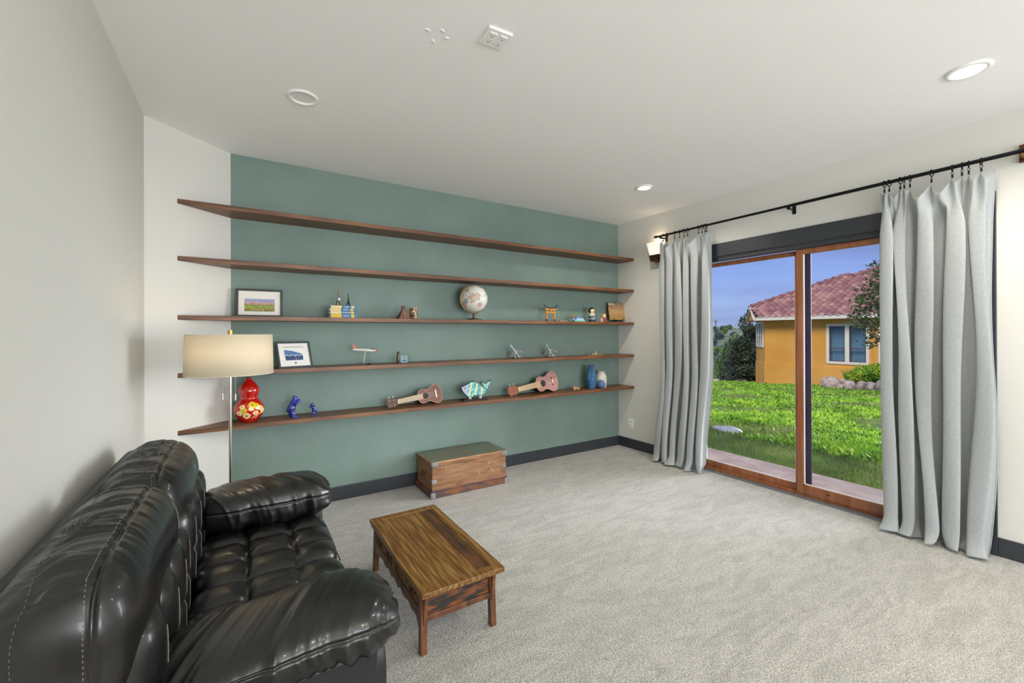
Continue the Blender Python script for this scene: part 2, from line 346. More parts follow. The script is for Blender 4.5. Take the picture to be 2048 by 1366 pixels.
# ================================================================== SCONCE, CURTAIN ROD
bronze = M('dark_bronze', '#4a2f1e', '#6b4428', rough=.35, metal=.8, vs=9)
o = thing('wall_sconce', 'small lit wall sconce with flared white glass shade beside the left curtain', 'wall lamp', (XW, 3.2, 2.20))
obj('back_plate', bb(XW-.016, XW, 3.125, 3.235, 2.185, 2.36), bronze, o, bevel=.003)
obj('lamp_arm', prism([(3.135, 2.19), (3.225, 2.19), (3.245, 2.262), (3.115, 2.262)], XW-.105, XW-.016, 'x'), bronze, o, bevel=.003)
shade = grid(lambda u, v: ((XW-.065)+(.045+.02*v)*math.cos(2*PI*u)*min(1/max(abs(math.cos(2*PI*u)), abs(math.sin(2*PI*u))), 1.25), 3.18+(.058+.034*v)*math.sin(2*PI*u)*min(1/max(abs(math.cos(2*PI*u)), abs(math.sin(2*PI*u))), 1.25), 2.262+.135*v), 32, 8, cu=True)
obj('lamp_shade', shade, M('sconce_glass', '#fff6ea', emit='#fff0dc', es=.6, rough=.4), o, smooth=40, solid=.003)
light('sconce_bulb', 'POINT', (XW-.065, 3.18, 2.44), (0, 0, -1), .5, (1, .8, .55), shadow_soft_size=.03)

RX, RZ = XW-.10, 2.452
rod = thing('curtain_rod', 'long black curtain rod above the garden door', 'curtain rod', (RX, 1.8, RZ))
obj('pole', [cyl((RX, 3.135, RZ), (RX, 1.75, RZ), .0105, n=20), cyl((RX, 1.78, RZ), (RX, .40, RZ), .0125, n=20)], black, rod, smooth=60)
obj('finial', cyl((RX, 3.135, RZ), (RX, 3.165, RZ), .014, n=18), black, rod, smooth=60); obj('finial', cyl((RX, .37, RZ), (RX, .40, RZ), .016, n=18), black, rod, smooth=60)
for y in (3.085, 1.79):
    br = obj('bracket', [bb(XW-.008, XW, y-.014, y+.014, RZ-.055, RZ+.02), cyl((XW-.005, y, RZ-.022), (RX, y, RZ-.022), .006), bb(RX-.012, RX+.012, y-.01, y+.01, RZ-.03, RZ-.012)], black, rod, bevel=.002)
br = obj('bracket', [bb(XW-.02, XW, .46, .545, RZ-.045, RZ+.06), bb(RX-.02, XW-.02, .485, .525, RZ-.035, RZ-.016), torus((RX, .505, RZ), .019, .006, 'y')], bronze, rod, bevel=.003, label='bronze wall bracket with coppery block')
# ================================================================== CURTAINS
linen = M('linen', '#989d9f', '#a0a5a6', rough=.95, vs=90, stretch=(1, 1, .6), bump=.25, bs=420, dist=.001, sheen=.3)
def smooth01(t): t = np.clip(t, 0, 1); return t*t*(3-2*t)
def curtain(name, label, y0, y1, rings, yb0, yb1, ridges, seed, xb):
    """y0..y1 at the rod, yb0..yb1 at the floor; ridges = fold crests as fractions of the width"""
    rg = np.random.default_rng(seed)
    root = thing(name, label, 'curtain', (RX, (y0+y1)/2, 0), 'linen curtains at the garden door')
    nu, nv = 300, 110; ZT = 2.385
    U = np.linspace(0, 1, nu)
    # body folds: phase is 2pi per crest
    cr = np.concatenate([[ridges[0]-(ridges[1]-ridges[0])], ridges, [ridges[-1]+(ridges[-1]-ridges[-2])]])
    ph = np.interp(U, cr, 2*PI*np.arange(len(cr)))
    amp = np.interp(U, cr, rg.uniform(.75, 1.15, len(cr)))
    clipu = np.array([(r-y0)/(y1-y0) for r in rings]); clipu = np.concatenate([[0], clipu, [1]])
    tt = np.zeros(nu); gap = np.zeros(nu)
    for i in range(len(clipu)-1):
        mk = (U >= clipu[i]) & (U <= clipu[i+1]); g = max(clipu[i+1]-clipu[i], 1e-4); tt[mk] = (U[mk]-clipu[i])/g; gap[mk] = g
    gapm = gap*abs(y1-y0)
    sag = np.sin(PI*tt)**.8*np.minimum(.10, gapm*.95)
    drift = rg.uniform(-1, 1, (4,))
    V = np.zeros((nu, nv, 3))
    for j in range(nv):
        h = 1-(j/(nv-1))**1.0; z = ZT*h                     # j=0 top
        top = smooth01((z-(ZT-.34))/.34)                     # 1 at the heading
        low = smooth01(1-z/1.1)
        A = (.050+.012*low)*amp*(1+.12*np.sin(1.9*z+ph*.5))
        yl = (y0+(y1-y0)*U)*(1-low)+(yb0+(yb1-yb0)*U)*low
        wob = .014*np.sin(2.1*z+drift[0]*3+ph*.31)+.009*np.sin(3.7*z+ph*.7+drift[1]*3)
        bodyX = -A*1.25*(1.75*np.sqrt(np.cos(ph/2)**2+.012)-1); bodyY = .020*amp*np.sin(2*ph)*(1-top)
        sgn = 1 if y1 > y0 else -1
        headX = -np.sin(PI*tt)*np.minimum(.075, gapm*.8)
        X = RX+xb*low+(1-top)*(bodyX+wob*.6)+top*(headX+.25*bodyX)
        Y = yl+sgn*bodyY+wob*(1-top)
        zz = z-sag*top*(.4+.6*top)
        # puddled hem: last few centimetres kick out over the carpet
        k = np.clip(1-z/.13, 0, 1)
        X = X-k**2*(.035+.03*np.sin(ph*.5+drift[2]*3))
        Y = Y+k**2*.03*np.sin(ph*.8+drift[3]*4)
        zz = np.maximum(zz, .006)+k**3*(.006+.010*np.maximum(0, np.sin(ph+1.0)))
        V[:, j] = np.stack([np.minimum(X, XW-.03), Y, zz], 1)
    Fc = [(i*nv+j, (i+1)*nv+j, (i+1)*nv+j+1, i*nv+j+1) for i in range(nu-1) for j in range(nv-1)]
    obj('fabric', (V.reshape(-1, 3), Fc), linen, root, smooth=180, solid=.003)
    # side hem and heading tape
    for side in (0, nu-1):
        P = V[side, ::3]; obj('side_hem', tube(P+np.array([-.0015, 0, 0]), .0035, 6), linen, root, smooth=180)
    rp = None
    for r in rings:
        s = float(rg.uniform(-.5, .5))
        c = (RX, r, RZ-.006); v, f = torus((0, 0, 0), .021, .0032, 'y', 24, 8); v = v @ np.array(Euler((0, 0, s)).to_matrix()).T+np.array(c)
        ro = obj('ring', (v, f), black, root, smooth=180)
        obj('clip', [xf(torus((0, 0, 0), .008, .0016, 'y', 14, 6), (RX, r, RZ-.037), (0, 0, s+.8)), box((RX, r, RZ-.058), (.005, .009, .022))], black, ro, smooth=60)
    return root
curtain('curtain', 'pale linen curtain hanging on the left side of the garden door', 3.085, 2.495,
        [3.054, 3.002, 2.907, 2.846, 2.792, 2.751, 2.626, 2.587, 2.555, 2.539], 3.13, 2.535, [.07, .24, .41, .56, .74, .92], 3, -.04)
curtain('curtain', 'wide pale linen curtain hanging on the right side of the garden door, edge folded back', 1.178, .632,
        [1.158, 1.131, 1.071, 1.05, 1.02, .912, .814, .77, .74, .686], 1.125, .655, [.06, .22, .44, .68, .90], 8, -.015)

# ================================================================== SOFA
leather = M('black_leather', '#0b0b0d', '#151413', rough=.33, vs=9, coat=.22, bump=.12, bs=260, dist=.0008, spec=.6)
leather2 = M('black_leather_side', '#1b1b1e', rough=.5, bump=.1, bs=200, dist=.0008)
thread = M('pale_thread', '#6b665e', rough=.8)
sofa = thing('sofa', 'black tufted leather two-seat sofa against the left wall', 'sofa', (-.05, 1.96, 0))
def vnoise(y, seed, f):
    r = np.random.default_rng(seed); t = r.uniform(-1, 1, 4096); x = y*f+1000; i = np.floor(x).astype(int); a = x-i; a = a*a*(3-2*a)
    return t[i % 4096]*(1-a)+t[(i+1) % 4096]*a
def seat_fn(hx_, hy_, side):
    bx = [-.085, .095]; by = [-.082, .082]
    def fn(P, N, Q):
        x, y = P[:, 0], P[:, 1]; up = np.clip(N[:, 2], 0, 1)**1.2
        ex = [-hx_]+bx+[hx_]; ey = [-hy_, -.082, .082, hy_]
        def cell(t, e):
            e = np.array(e); i = np.clip(np.searchsorted(e, t)-1, 0, len(e)-2); return 2*(t-e[i])/(e[i+1]-e[i])-1
        cu, cv = cell(x, ex), cell(y, ey)
        dome = (1-np.abs(cu)**3)*(1-np.abs(cv)**3)
        dz = .020*dome-.012
        for b in bx: dz -= .009*np.exp(-((x-b)/.006)**2)
        for q in by: dz -= .006*np.exp(-((y-q)/.005)**2)
        for b, q in ((b, q) for b in bx for q in by):
            r = np.hypot(x-b, y-q); th = np.arctan2(y-q, x-b)
            dz -= .018*np.exp(-(r/.018)**2); dz += .0035*np.sin(7*th+b*40)*np.exp(-((r-.04)/.03)**2)
        P = P.copy(); P[:, 2] += dz*up; return P
    return fn
SX0, SX1 = -.17, .355
SYM = 1.955; hy = .245
seats = []
for k, cy in enumerate((SYM-hy, SYM+hy)):
    c = ((SX0+SX1)/2, cy, .375); h = ((SX1-SX0)/2, hy+.004, .088)
    s = obj('seat_cushion', puff(c, h, 6.5, 56, seat_fn(h[0], h[1], k)), leather, sofa, smooth=180)
    for b in (-.085, .095):
        for q in (-.082, .082): obj('button', ell((c[0]+b, cy+q, .375+.088-.027), (.008, .008, .005), 12), leather, s, smooth=180)
    # welt along the front lower edge
    obj('welt', tube([(SX1+.001, cy-hy+.02+t*(2*hy-.04), .405) for t in np.linspace(0, 1, 12)], .0025, 6), leather, s, smooth=180)
# base with front and side panels
obj('base', [bb(-.44, .315, 1.235, 2.675, .03, .30)], leather2, sofa, bevel=.012)
obj('footrest_panel', [puff((.325, SYM, .20), (.018, .485, .12), 8, 14)], leather, sofa, smooth=180)
for y in (1.235, 2.605):
    obj('side_panel', bb(-.44, .325, y, y+.07, .03, .50), leather2, sofa, bevel=.012)
for x in (-.38, .26):
    for y in (1.29, 2.62): obj('foot', cyl((x, y, 0), (x, y, .032), .022, .026), blackp, sofa)
obj('back_panel', prism([(-.465, .04), (-.40, .04), (-.385, .80), (-.44, .845), (-.475, .83)], 1.225, 2.69, 'y'), leather2, sofa, bevel=.012)
# lower back cushions, tufted
def back_fn(hy_):
    cols = [-hy_, -hy_*.5, 0, hy_*.5, hy_]
    def fn(P, N, Q):
        y, z = P[:, 1], P[:, 2]; fr = np.clip(N[:, 0], 0, 1)**.8
        e = np.array(cols); i = np.clip(np.searchsorted(e, y)-1, 0, 3); cu = 2*(y-e[i])/(e[i+1]-e[i])-1
        d = .035*(1-np.abs(cu)**2.5)-.012
        for c in cols[1:-1]:
            d -= .010*np.exp(-((y-c)/.006)**2)
            r = np.hypot(y-c, z+.0); d -= .030*np.exp(-(r/.03)**2)
        d -= .016*np.exp(-(z/.012)**2)*.5
        P = P.copy(); P[:, 0] += d*fr; return P
    return fn
for k, cy in enumerate((1.585, 2.325)):
    h = (.115, .365, .19)
    b = obj('lower_back_cushion', puff((-.29, cy, .56), h, 5, 56, back_fn(h[1])), leather, sofa, smooth=180)
    for c in (-.5, 0, .5): obj('button', ell((-.29+.115-.028, cy+c*h[1], .56), (.005, .010, .010), 12), leather, b, smooth=180)
    for c in (-.25, .25, .75, -.75):
        P = [(-.255+.10+.026*math.sin(PI*t)**.5+.004, cy+c*h[1]+.02*t, .44+.20*t) for t in np.linspace(0.02, .98, 14)]
        P = puffmap(np.array([(1, c+.05*t, -.85+1.5*t) for t in np.linspace(0, 1, 24)]), (-.29, cy, .56), h, 5, back_fn(h[1]))
        obj('welt', tube(P+np.array([.0005, 0, 0]), .0016, 6), thread, b, smooth=180)
# upper back rolls, ruched across the seam
def roll_fn(seed, hyv):
    def fn(P, N, Q):
        x, y, z = P[:, 0], P[:, 1], P[:, 2]; top = np.clip(N[:, 2]*1.2, 0, 1)
        env = np.exp(-((x+.02)/.095)**2)*top
        inner = np.clip(1-(np.abs(y)/(hyv*.93))**6, 0, 1)
        yy = y+.25*x*x*8-.05*x
        r = vnoise(yy+.10*vnoise(x, seed+5, 14)*.4, seed, 34); r2 = vnoise(yy+.02*vnoise(x, seed+9, 22), seed+1, 62)
        dd = .0095*(1-np.abs(r)*2.0)+.0045*(1-2*np.abs(r2))
        dd = dd*env*inner
        dd += .004*vnoise(yy, seed+3, 12)*(1-top)*np.clip(N[:, 0], 0, 1)
        dd -= .007*np.exp(-((x-.062)/.0055)**2)*np.clip(top*1.5, 0, 1)                 # sewn channel on top
        endf = np.clip(np.abs(N[:, 1]), 0, 1)**3
        dd -= .006*np.exp(-((x-.062)/.006)**2)*endf
        dd -= .010*np.exp(-((np.abs(y)-hyv*.9)/.012)**2)*np.exp(-((x+.03)/.05)**2)*top
        dd += .003*np.sin(z*38+3*y)*endf
        P = P+N*dd[:, None]; 
        P[:, 2] -= .02*np.clip(-P[:, 0]/.14, 0, 1)**2                # slopes down toward the wall
        return P
    return fn
for k, (cy, hyv) in enumerate(((1.575, .385), (2.315, .365))):
    c = (-.325, cy, .715); h = (.145, hyv, .185); f = roll_fn(20+k*7, hyv)
    b = obj('upper_back_cushion', puff(c, h, (2.7, 4.2, 1), 110, f), leather, sofa, smooth=180)
    st = []
    for dx in (-.050, +.050):
        n_ = 150; D = []
        for t in np.linspace(0, 1, n_):
            a = -1.0+2.0*t
            D.append((dx/.145*1.0, a, 1.0) if True else None)
        D2 = [(dx/.145, 1-.0, q) for q in np.linspace(-.6, 1, 40)][::-1]
        D = [(dx/.145, -1.0, q) for q in np.linspace(-.9, 1, 60)]+[(dx/.145, a, 1.) for a in np.linspace(-1, 1, 150)]+[(dx/.145, 1., q) for q in np.linspace(1, -.5, 40)]
        P = puffmap(np.array(D), c, h, (2.7, 4.2, 1), f); N = P-np.array(c); N /= np.linalg.norm(N, axis=1)[:, None]
        st.append(P+N*.001)
    P = st[1]
    obj('seam_stitching', join([tube([P[i], P[i+1]], .0011, 5) for i in range(0, len(P)-1, 2)]), thread, b)
    P = st[0]; obj('back_stitching', join([tube([P[i], P[i+1]], .0009, 5) for i in range(0, len(P)-1, 2)]), M('dull_thread', '#5d5a55', rough=.8), b)
    P = puffmap(np.array([(1., .72, q) for q in np.linspace(-.7, .75, 40)]), c, h, (2.7, 4.2, 1), f); obj('welt', tube(P+np.array([.001, 0, 0]), .0018, 6), thread, b, smooth=180)
# arm pads
def arm_fn(seed, sgn, hx_):
    def fn(P, N, Q):
        x, y, z = P[:, 0], P[:, 1], P[:, 2]
        up = np.clip(N[:, 2], 0, 1)
        P = P.copy()
        P[:, 2] += .006*np.exp(-((x-.10)/.16)**2)*up-.035*np.clip((x-.16)/.12, 0, 1)**2*np.clip(.3+N[:, 2], 0, 1)-.030*np.clip((-x+.05)/.33, 0, 1)*up*(sgn > 0)
        diag = x*1.0+z*.9*0+sgn*y*-.55
        out_ = np.clip(.35-sgn*0+N[:, 1]*(-sgn)*.65, 0, 1) if sgn else 1
        wr = 1-2*np.abs(vnoise(diag, seed, 17)); wr2 = 1-2*np.abs(vnoise(diag+.3*z, seed+2, 36))
        low = np.clip((.05-z)/.07, 0, 1)
        ends = np.exp(-((np.abs(x)-hx_*.97)/.06)**2)
        dd = (.012*wr*(.4+.5*low)+.005*wr2*(.35+.5*low))*np.clip(1.2-np.abs(N[:, 0]), 0, 1)
        ang = np.arctan2(z, y); dd += .006*np.sin(9*ang+seed)*np.clip(N[:, 0], 0, 1)*np.exp(-((x-hx_*.9)/.04)**2)
        zs = np.where(y < 0, .022, -.040); seam = np.exp(-((z-zs)/.0045)**2)*np.abs(N[:, 1]); dd -= .006*seam
        return P+N*dd[:, None]
    return fn
for cy, sg, cz_, hz_, q0, q1 in ((1.355, 1, .557, .075, .30, -.55), (2.535, -1, .538, .100, .2, -.50)):
    c = (.115, cy, cz_); h = (.283, .168, hz_); f = arm_fn(40+int(cy*10), sg, h[0])
    b = obj('armrest', puff(c, h, (2.8, 5, 0), 84, f), leather, sofa, smooth=180)
    for side in (-1, 1):
        D = [(q, side, (q0 if side < 0 else q1)) for q in np.linspace(-1, 1, 180)]
        P = puffmap(np.array(D), c, h, (2.8, 5, 0), f)
        obj('stitching', join([tube([P[i]+(0, side*.001, 0), P[i+1]+(0, side*.001, 0)], .0010, 5) for i in range(0, 179, 2)]), thread, b)
    obj('arm_front', puff((.325, cy, .30), (.028, .12, .20), 7, 20), leather2, sofa, smooth=180)

# ================================================================== FLOOR LAMP
LX, LY = -.066, 3.10
shade_m = bpy.data.materials.new('lampshade_linen'); shade_m.use_nodes = True
_n = shade_m.node_tree; _p = _n.nodes['Principled BSDF']; _p.inputs['Base Color'].default_value = hx('#eee7d2'); _p.inputs['Roughness'].default_value = .9
_t = _n.nodes.new('ShaderNodeBsdfTranslucent'); _t.inputs[0].default_value = hx('#f5e3b8'); _mx = _n.nodes.new('ShaderNodeMixShader'); _mx.inputs[0].default_value = .33
_n.links.new(_p.outputs[0], _mx.inputs[1]); _n.links.new(_t.outputs[0], _mx.inputs[2]); _n.links.new(_mx.outputs[0], _n.nodes['Material Output'].inputs[0])
lamp = thing('floor_lamp', 'brass and nickel floor lamp with a wide cream drum shade behind the sofa', 'floor lamp', (LX, LY, 0))
obj('base', lathe([(.001, 0), (.14, 0), (.14, .012), (.13, .018), (.02, .022), (.012, .04)], (LX, LY, 0), 48), nickel, lamp, smooth=40)
obj('pole', cyl((LX, LY, .02), (LX, LY, 1.30), .009, n=20), nickel, lamp, smooth=60)
obj('drum_shade', lathe([(.228, 1.152), (.223, 1.388)], (LX, LY, 0), 72, cap=False), shade_m, lamp, smooth=180, solid=.002)
obj('shade_rim', torus((LX, LY, 1.152), .228, .0022, 'z', 72, 6), M('cream_trim', '#d9d0b8', rough=.8), lamp, smooth=180); obj('shade_rim', torus((LX, LY, 1.388), .223, .0022, 'z', 72, 6), MATS['cream_trim'], lamp, smooth=180)
sp = obj('spider', [cyl((LX, LY, 1.378), (LX+.222*math.cos(a), LY+.222*math.sin(a), 1.378), .0022, n=8) for a in (.5, 2.6, 4.7)], brass, lamp)
obj('finial', [cyl((LX, LY, 1.37), (LX, LY, 1.415), .0135, n=20), cyl((LX, LY, 1.30), (LX, LY, 1.378), .006, n=12)], brass, lamp, smooth=50)
for dx, zz in ((-.038, 1.02), (.026, 1.01)):
    ch = obj('pull_chain', cyl((LX+dx, LY-.03, zz+.02), (LX+dx, LY-.03, 1.26), .0016, n=8), nickel, lamp)
    obj('pull', cyl((LX+dx, LY-.03, zz-.018), (LX+dx, LY-.03, zz+.02), .0052, n=14), nickel, ch, smooth=50)
for dx in (-.05, .05):
    bl = obj('bulb', [ell((LX+dx, LY, 1.29), (.028, .028, .034), 16)], M('bulb_glow', '#fff3d8', emit='#ffd9a0', es=2.), lamp, smooth=180)
    obj('socket', cyl((LX+dx, LY, 1.225), (LX+dx, LY, 1.262), .014), brass, lamp, smooth=50)
obj('socket_bar', bb(LX-.06, LX+.06, LY-.006, LY+.006, 1.218, 1.228), brass, lamp)
light('lamp_bulb', 'POINT', (LX, LY, 1.33), (0, 0, -1), 2.2, (1, .80, .55), shadow_soft_size=.04)

# ================================================================== LOW CARVED TABLE
old = M('worn_table_wood', '#5c3a1a', '#94723c', rough=.42, vs=7, stretch=(9, .7, 7), bump=.4, bs=30, bstretch=(9, .8, 9), dist=.002, c3='#74501f', distort=.35, detail=7)
old2 = M('dark_plank', '#2f2013', '#6b4420', rough=.45, vs=4, stretch=(9, 1.1, 7), bump=.4, bs=30, bstretch=(9, .8, 9), dist=.002, detail=7)
redw = M('red_brown_wood', '#41281a', '#74492c', rough=.42, vs=5, stretch=(6, 6, 1.5), bump=.3, bs=24, bstretch=(6, 6, 1), dist=.002)
carv = M('carved_wood', '#3a2414', '#8a6238', rough=.5, vs=40)
worn = M('worn_side_panel', '#2b2522', '#824a22', rough=.5, vs=5, stretch=(2, 2, 11), pos=(.45, .62))
TX0, TX1, TY0, TY1, TZ = .635, 1.045, 1.728, 2.61, .288
table = thing('low_table', 'small antique carved wooden low table in front of the sofa', 'table', ((TX0+TX1)/2, (TY0+TY1)/2, 0))
fr, ft = .052, .024
# mitred frame
for pts, nm in (([(TX0, TY0), (TX1, TY0), (TX1-fr, TY0+fr), (TX0+fr, TY0+fr)], 0), ([(TX1, TY0), (TX1, TY1), (TX1-fr, TY1-fr), (TX1-fr, TY0+fr)], 1),
                ([(TX1, TY1), (TX0, TY1), (TX0+fr, TY1-fr), (TX1-fr, TY1-fr)], 0), ([(TX0, TY1), (TX0, TY0), (TX0+fr, TY0+fr), (TX0+fr, TY1-fr)], 1)):
    q = np.array(pts); c_ = q.mean(0); q = c_+(q-c_)*.9985; obj('frame_board', prism([tuple(a) for a in q], TZ-ft, TZ), old, table, bevel=.004)
pw = [TX0+fr, TX0+fr+.085, TX0+fr+.165, TX0+fr+.235, TX1-fr]
for i in range(4):
    obj('top_plank', bb(pw[i]+.0008, pw[i+1]-.0008, TY0+fr+.001, TY1-fr-.001, TZ-ft+.002, TZ-.0022-.0006*(i % 2)), old2 if i == 3 else old, table, bevel=.0012)
ix0, ix1, iy0, iy1 = TX0+.016, TX1-.034, TY0+.045, TY1-.045
obj('cornice', [bb(ix0-.014, ix1+.014, iy0-.014, iy1+.014, TZ-ft-.010, TZ-ft)], redw, table, bevel=.003)
def leg(x, y, sx_, sy_):
    w = .030; t0 = (x, y); b0 = (x+sx_*.006, y+sy_*.004)
    V = []
    for z, (cx_, cy_) in ((0, b0), (TZ-ft-.01, t0)):
        for a, b in ((-1, -1), (1, -1), (1, 1), (-1, 1)): V.append((cx_+a*w/2, cy_+b*w/2, z))
    return np.array(V), [(0, 1, 2, 3)[::-1], (4, 5, 6, 7), (0, 1, 5, 4), (1, 2, 6, 5), (2, 3, 7, 6), (3, 0, 4, 7)]
for x, sx_ in ((ix0+.012, -1), (ix1-.012, 1)):
    for y, sy_ in ((iy0+.012, -1), (iy1-.012, 1)):
        l_ = obj('leg', leg(x, y, sx_, sy_), redw, table, bevel=.003)
        ys = y-sy_*.0
        # carved bracket on the end face, hanging outside the leg
        prof = [(0, 0), (.040, 0), (.038, -.016), (.030, -.030), (.031, -.045), (.020, -.060), (.017, -.085), (.010, -.105), (.006, -.125), (0, -.13)]
        yo = y+sy_*.016
        pr = prism([(yo+sy_*(p[0]*.55), TZ-ft-.012+p[1]) for p in prof], x-.008, x+.008, 'x')
        obj('carved_bracket', pr, redw, table, bevel=.002)
        obj('bead', [tube([(x-.0085*1, yo+sy_*.006, TZ-.05-q*.02), (x-.0085, yo+sy_*.012, TZ-.06-q*.02)], .0015, 6) for q in range(3)], carv, l_)
# two drawers with scrollwork on the sofa side and the far long side
zt, zb = TZ-ft-.012, TZ-ft-.012-.088
for sx_, xx in ((-1, ix0+.004), (1, ix1-.004)):
    ym = (iy0+iy1)/2
    obj('rail', [bb(xx-.008, xx+.008, iy0+.02, iy1-.02, zb-.014, zb)], redw, table, bevel=.002)
    obj('divider', bb(xx-.009, xx+.009, ym-.012, ym+.012, zb, zt), redw, table, bevel=.002)
    # scalloped apron under the rail
    pts = [(iy0+.026, zb-.014)]
    n_ = 60
    for i in range(n_+1):
        t = i/n_; y = iy0+.026+(iy1-iy0-.052)*t
        e_ = .055*math.exp(-((min(t, 1-t))/.035)**2)+.012+.007*math.cos(t*2*PI*7)*(1 if .1 < t < .9 else 0)+.004*abs(math.sin(t*PI*11))
        pts.append((y, zb-.014-e_))
    pts.append((iy1-.026, zb-.014))
    obj('apron', prism(pts, xx-.005, xx+.005, 'x'), redw, table)
    for a, b in ((iy0+.027, ym-.012), (ym+.012, iy1-.027)):
        dr = obj('drawer', [bb(xx+sx_*.001-.005, xx+sx_*.001+.005, a+.002, b-.002, zb+.002, zb+.018), bb(xx-.005, xx+.005, a+.002, b-.002, zt-.014, zt-.002), bb(xx-.005, xx+.005, a+.002, a+.02, zb+.018, zt-.014), bb(xx-.005, xx+.005, b-.02, b-.002, zb+.018, zt-.014),
                            bb(xx-sx_*.004-.002, xx-sx_*.004+.002, a+.01, b-.01, zb+.01, zt-.01)], redw, table)
        cyv = (a+b)/2; zc = (zb+zt)/2+.002; fxx = xx+sx_*.002; sh = []
        L = (b-a)/2-.03
        for s_ in (-1, 1):
            for q in range(4):
                cc = cyv+s_*(.022+q*(L-.03)/3.3); rr = .020-.002*q
                sh.append(tube([(fxx, cc+rr*(1-k/26)*math.cos(k*.55+q), zc+rr*(1-k/26)*math.sin(k*.55+q)*(1 if q % 2 else -1)) for k in range(22)], .0032, 6))
                sh.append(tube([(fxx, cyv+s_*(.012+k*.9*L/12), zc+.021*math.sin(k*.9+q*2)) for k in range(13)], .0026, 6))
        sh.append(ell((fxx, cyv, zc), (.006, .016, .016), 14))
        obj('scroll_carving', sh, carv, dr, smooth=60, kind=None)
for yy, sg in ((iy0+.012, -1), (iy1-.012, 1)):
    obj('end_panel', bb(ix0+.02, ix1-.02, yy-sg*.004-.004, yy-sg*.004+.004, zb-.008, zt), worn, table, bevel=.002)
    obj('stretcher', bb(ix0+.02, ix1-.02, yy-.008, yy+.008, zb-.032, zb-.006), redw, table, bevel=.003)

# ================================================================== CHEST
chw = M('chest_pine', '#775033', '#966e4c', rough=.55, vs=5, stretch=(1.5, 1.5, 9), bump=.25, bs=22, bstretch=(1, 1, 9), dist=.002, distort=.4)
chl = M('chest_lid_paint', '#61786a', '#7b6450', rough=.6, vs=5, stretch=(1.5, 6, 1), pos=(.42, .6), bump=.3, bs=30, bstretch=(1, 5, 1), dist=.002, detail=7)
chk = M('chest_edge', '#8a6240', '#c09464', rough=.5, vs=8, stretch=(1, 6, 6))
chd = M('chest_plinth', '#4a3a3c', '#7a4a2b', rough=.55, vs=6, stretch=(1.5, 1.5, 7), pos=(.4, .6))
steel = M('worn_steel', '#77757c', '#a09da0', rough=.5, metal=.55, vs=30)
CX0, CX1, CY0, CY1 = 1.345, 2.07, 3.405, 3.765
chest = thing('chest', 'old wooden chest with worn green lid against the green wall', 'chest', ((CX0+CX1)/2, (CY0+CY1)/2, 0))
obj('plinth', [bb(CX0-.016, CX1+.016, CY0-.016, CY1+.012, 0, .052), bb(CX0-.009, CX1+.009, CY0-.009, CY1+.006, .052, .062)], chd, chest, bevel=.003)
obj('body', bb(CX0, CX1, CY0, CY1, .060, .262), chw, chest, bevel=.002)
lid = obj('lid', [bb(CX0-.004, CX1+.004, CY0-.005, CY1+.002, .265, .292)], chw, chest, bevel=.002)
obj('lid_board', bb(CX0-.010, CX1+.010, CY0-.012, CY1+.004, .292, .306), chk, lid, bevel=.003)
obj('painted_top', bb(CX0-.002, CX1+.002, CY0-.002, CY1-.004, .3062, .3075), chl, lid)
def brk(pts, nm='corner_bracket', par=chest):
    return obj(nm, pts, steel, par, bevel=.001)
brk([bb(CX0-.006, CX0+.050, CY0-.0075, CY0-.0045, .266, .290), bb(CX0-.0065, CX0-.0035, CY0-.007, CY0+.045, .266, .290), bb(CX0-.012, CX0+.045, CY0-.0145, CY0-.0115, .293, .305)], par=lid)
brk([bb(CX1-.042, CX1+.006, CY0-.0075, CY0-.0045, .266, .290), bb(CX1+.0035, CX1+.0065, CY0-.007, CY0+.045, .266, .290), bb(CX1-.045, CX1+.012, CY0-.0145, CY0-.0115, .293, .305)], par=lid)
brk([bb(CX0-.002, CX0+.040, CY0-.003, CY0, .122, .156), bb(CX0-.003, CX0, CY0-.002, CY0+.03, .122, .156)])
brk([bb(CX1-.032, CX1+.002, CY0-.003, CY0, .150, .186), bb(CX1, CX1+.003, CY0-.002, CY0+.03, .150, .186)])
brk([bb(CX0-.018, CX0+.022, CY0-.019, CY0-.0155, .004, .050), bb(CX0-.019, CX0-.0155, CY0-.018, CY0+.02, .004, .050)])
brk([bb(CX1-.022, CX1+.018, CY0-.019, CY0-.0155, .004, .050), bb(CX1+.0155, CX1+.019, CY0-.018, CY0+.02, .004, .050)])
obj('nail', [ell((CX0+.01+dx, CY0-.0025, .075+.024*i), (.0022, .0015, .0022), 6) for i in range(8) for dx in (0,)]+[ell((CX1-.01, CY0-.0025, .075+.024*i), (.0022, .0015, .0022), 6) for i in range(8)], carv, chest)
hdl = M('rope_handle', '#5c3a24', rough=.7)
for x_, s_ in ((CX0, -1), (CX1, 1)):
    h_ = obj('handle', [tube([(x_+s_*(.006+.016*math.sin(PI*t)), 3.585+.075*(t-.5), .185-.035*math.sin(PI*t)) for t in np.linspace(0, 1, 14)], .0055, 8),
                       bb(x_-.004, x_+.004, 3.537, 3.553, .172, .198), bb(x_-.004, x_+.004, 3.617, 3.633, .172, .198)], hdl, chest, smooth=50)
scr = M('bare_scratch', '#d9c49c', rough=.7)
obj('scratch', [xf(bb(-.0012, .0012, -.0004, .0004, -l/2, l/2), (x_, CY0-.0003, z), (0, a, 0)) for x_, z, l, a in ((1.93, .135, .045, -.5), (1.915, .155, .02, -.2), (1.895, .21, .03, -.15), (1.79, .14, .025, 0), (1.47, .24, .02, .6), (1.985, .14, .018, 0))], scr, chest)
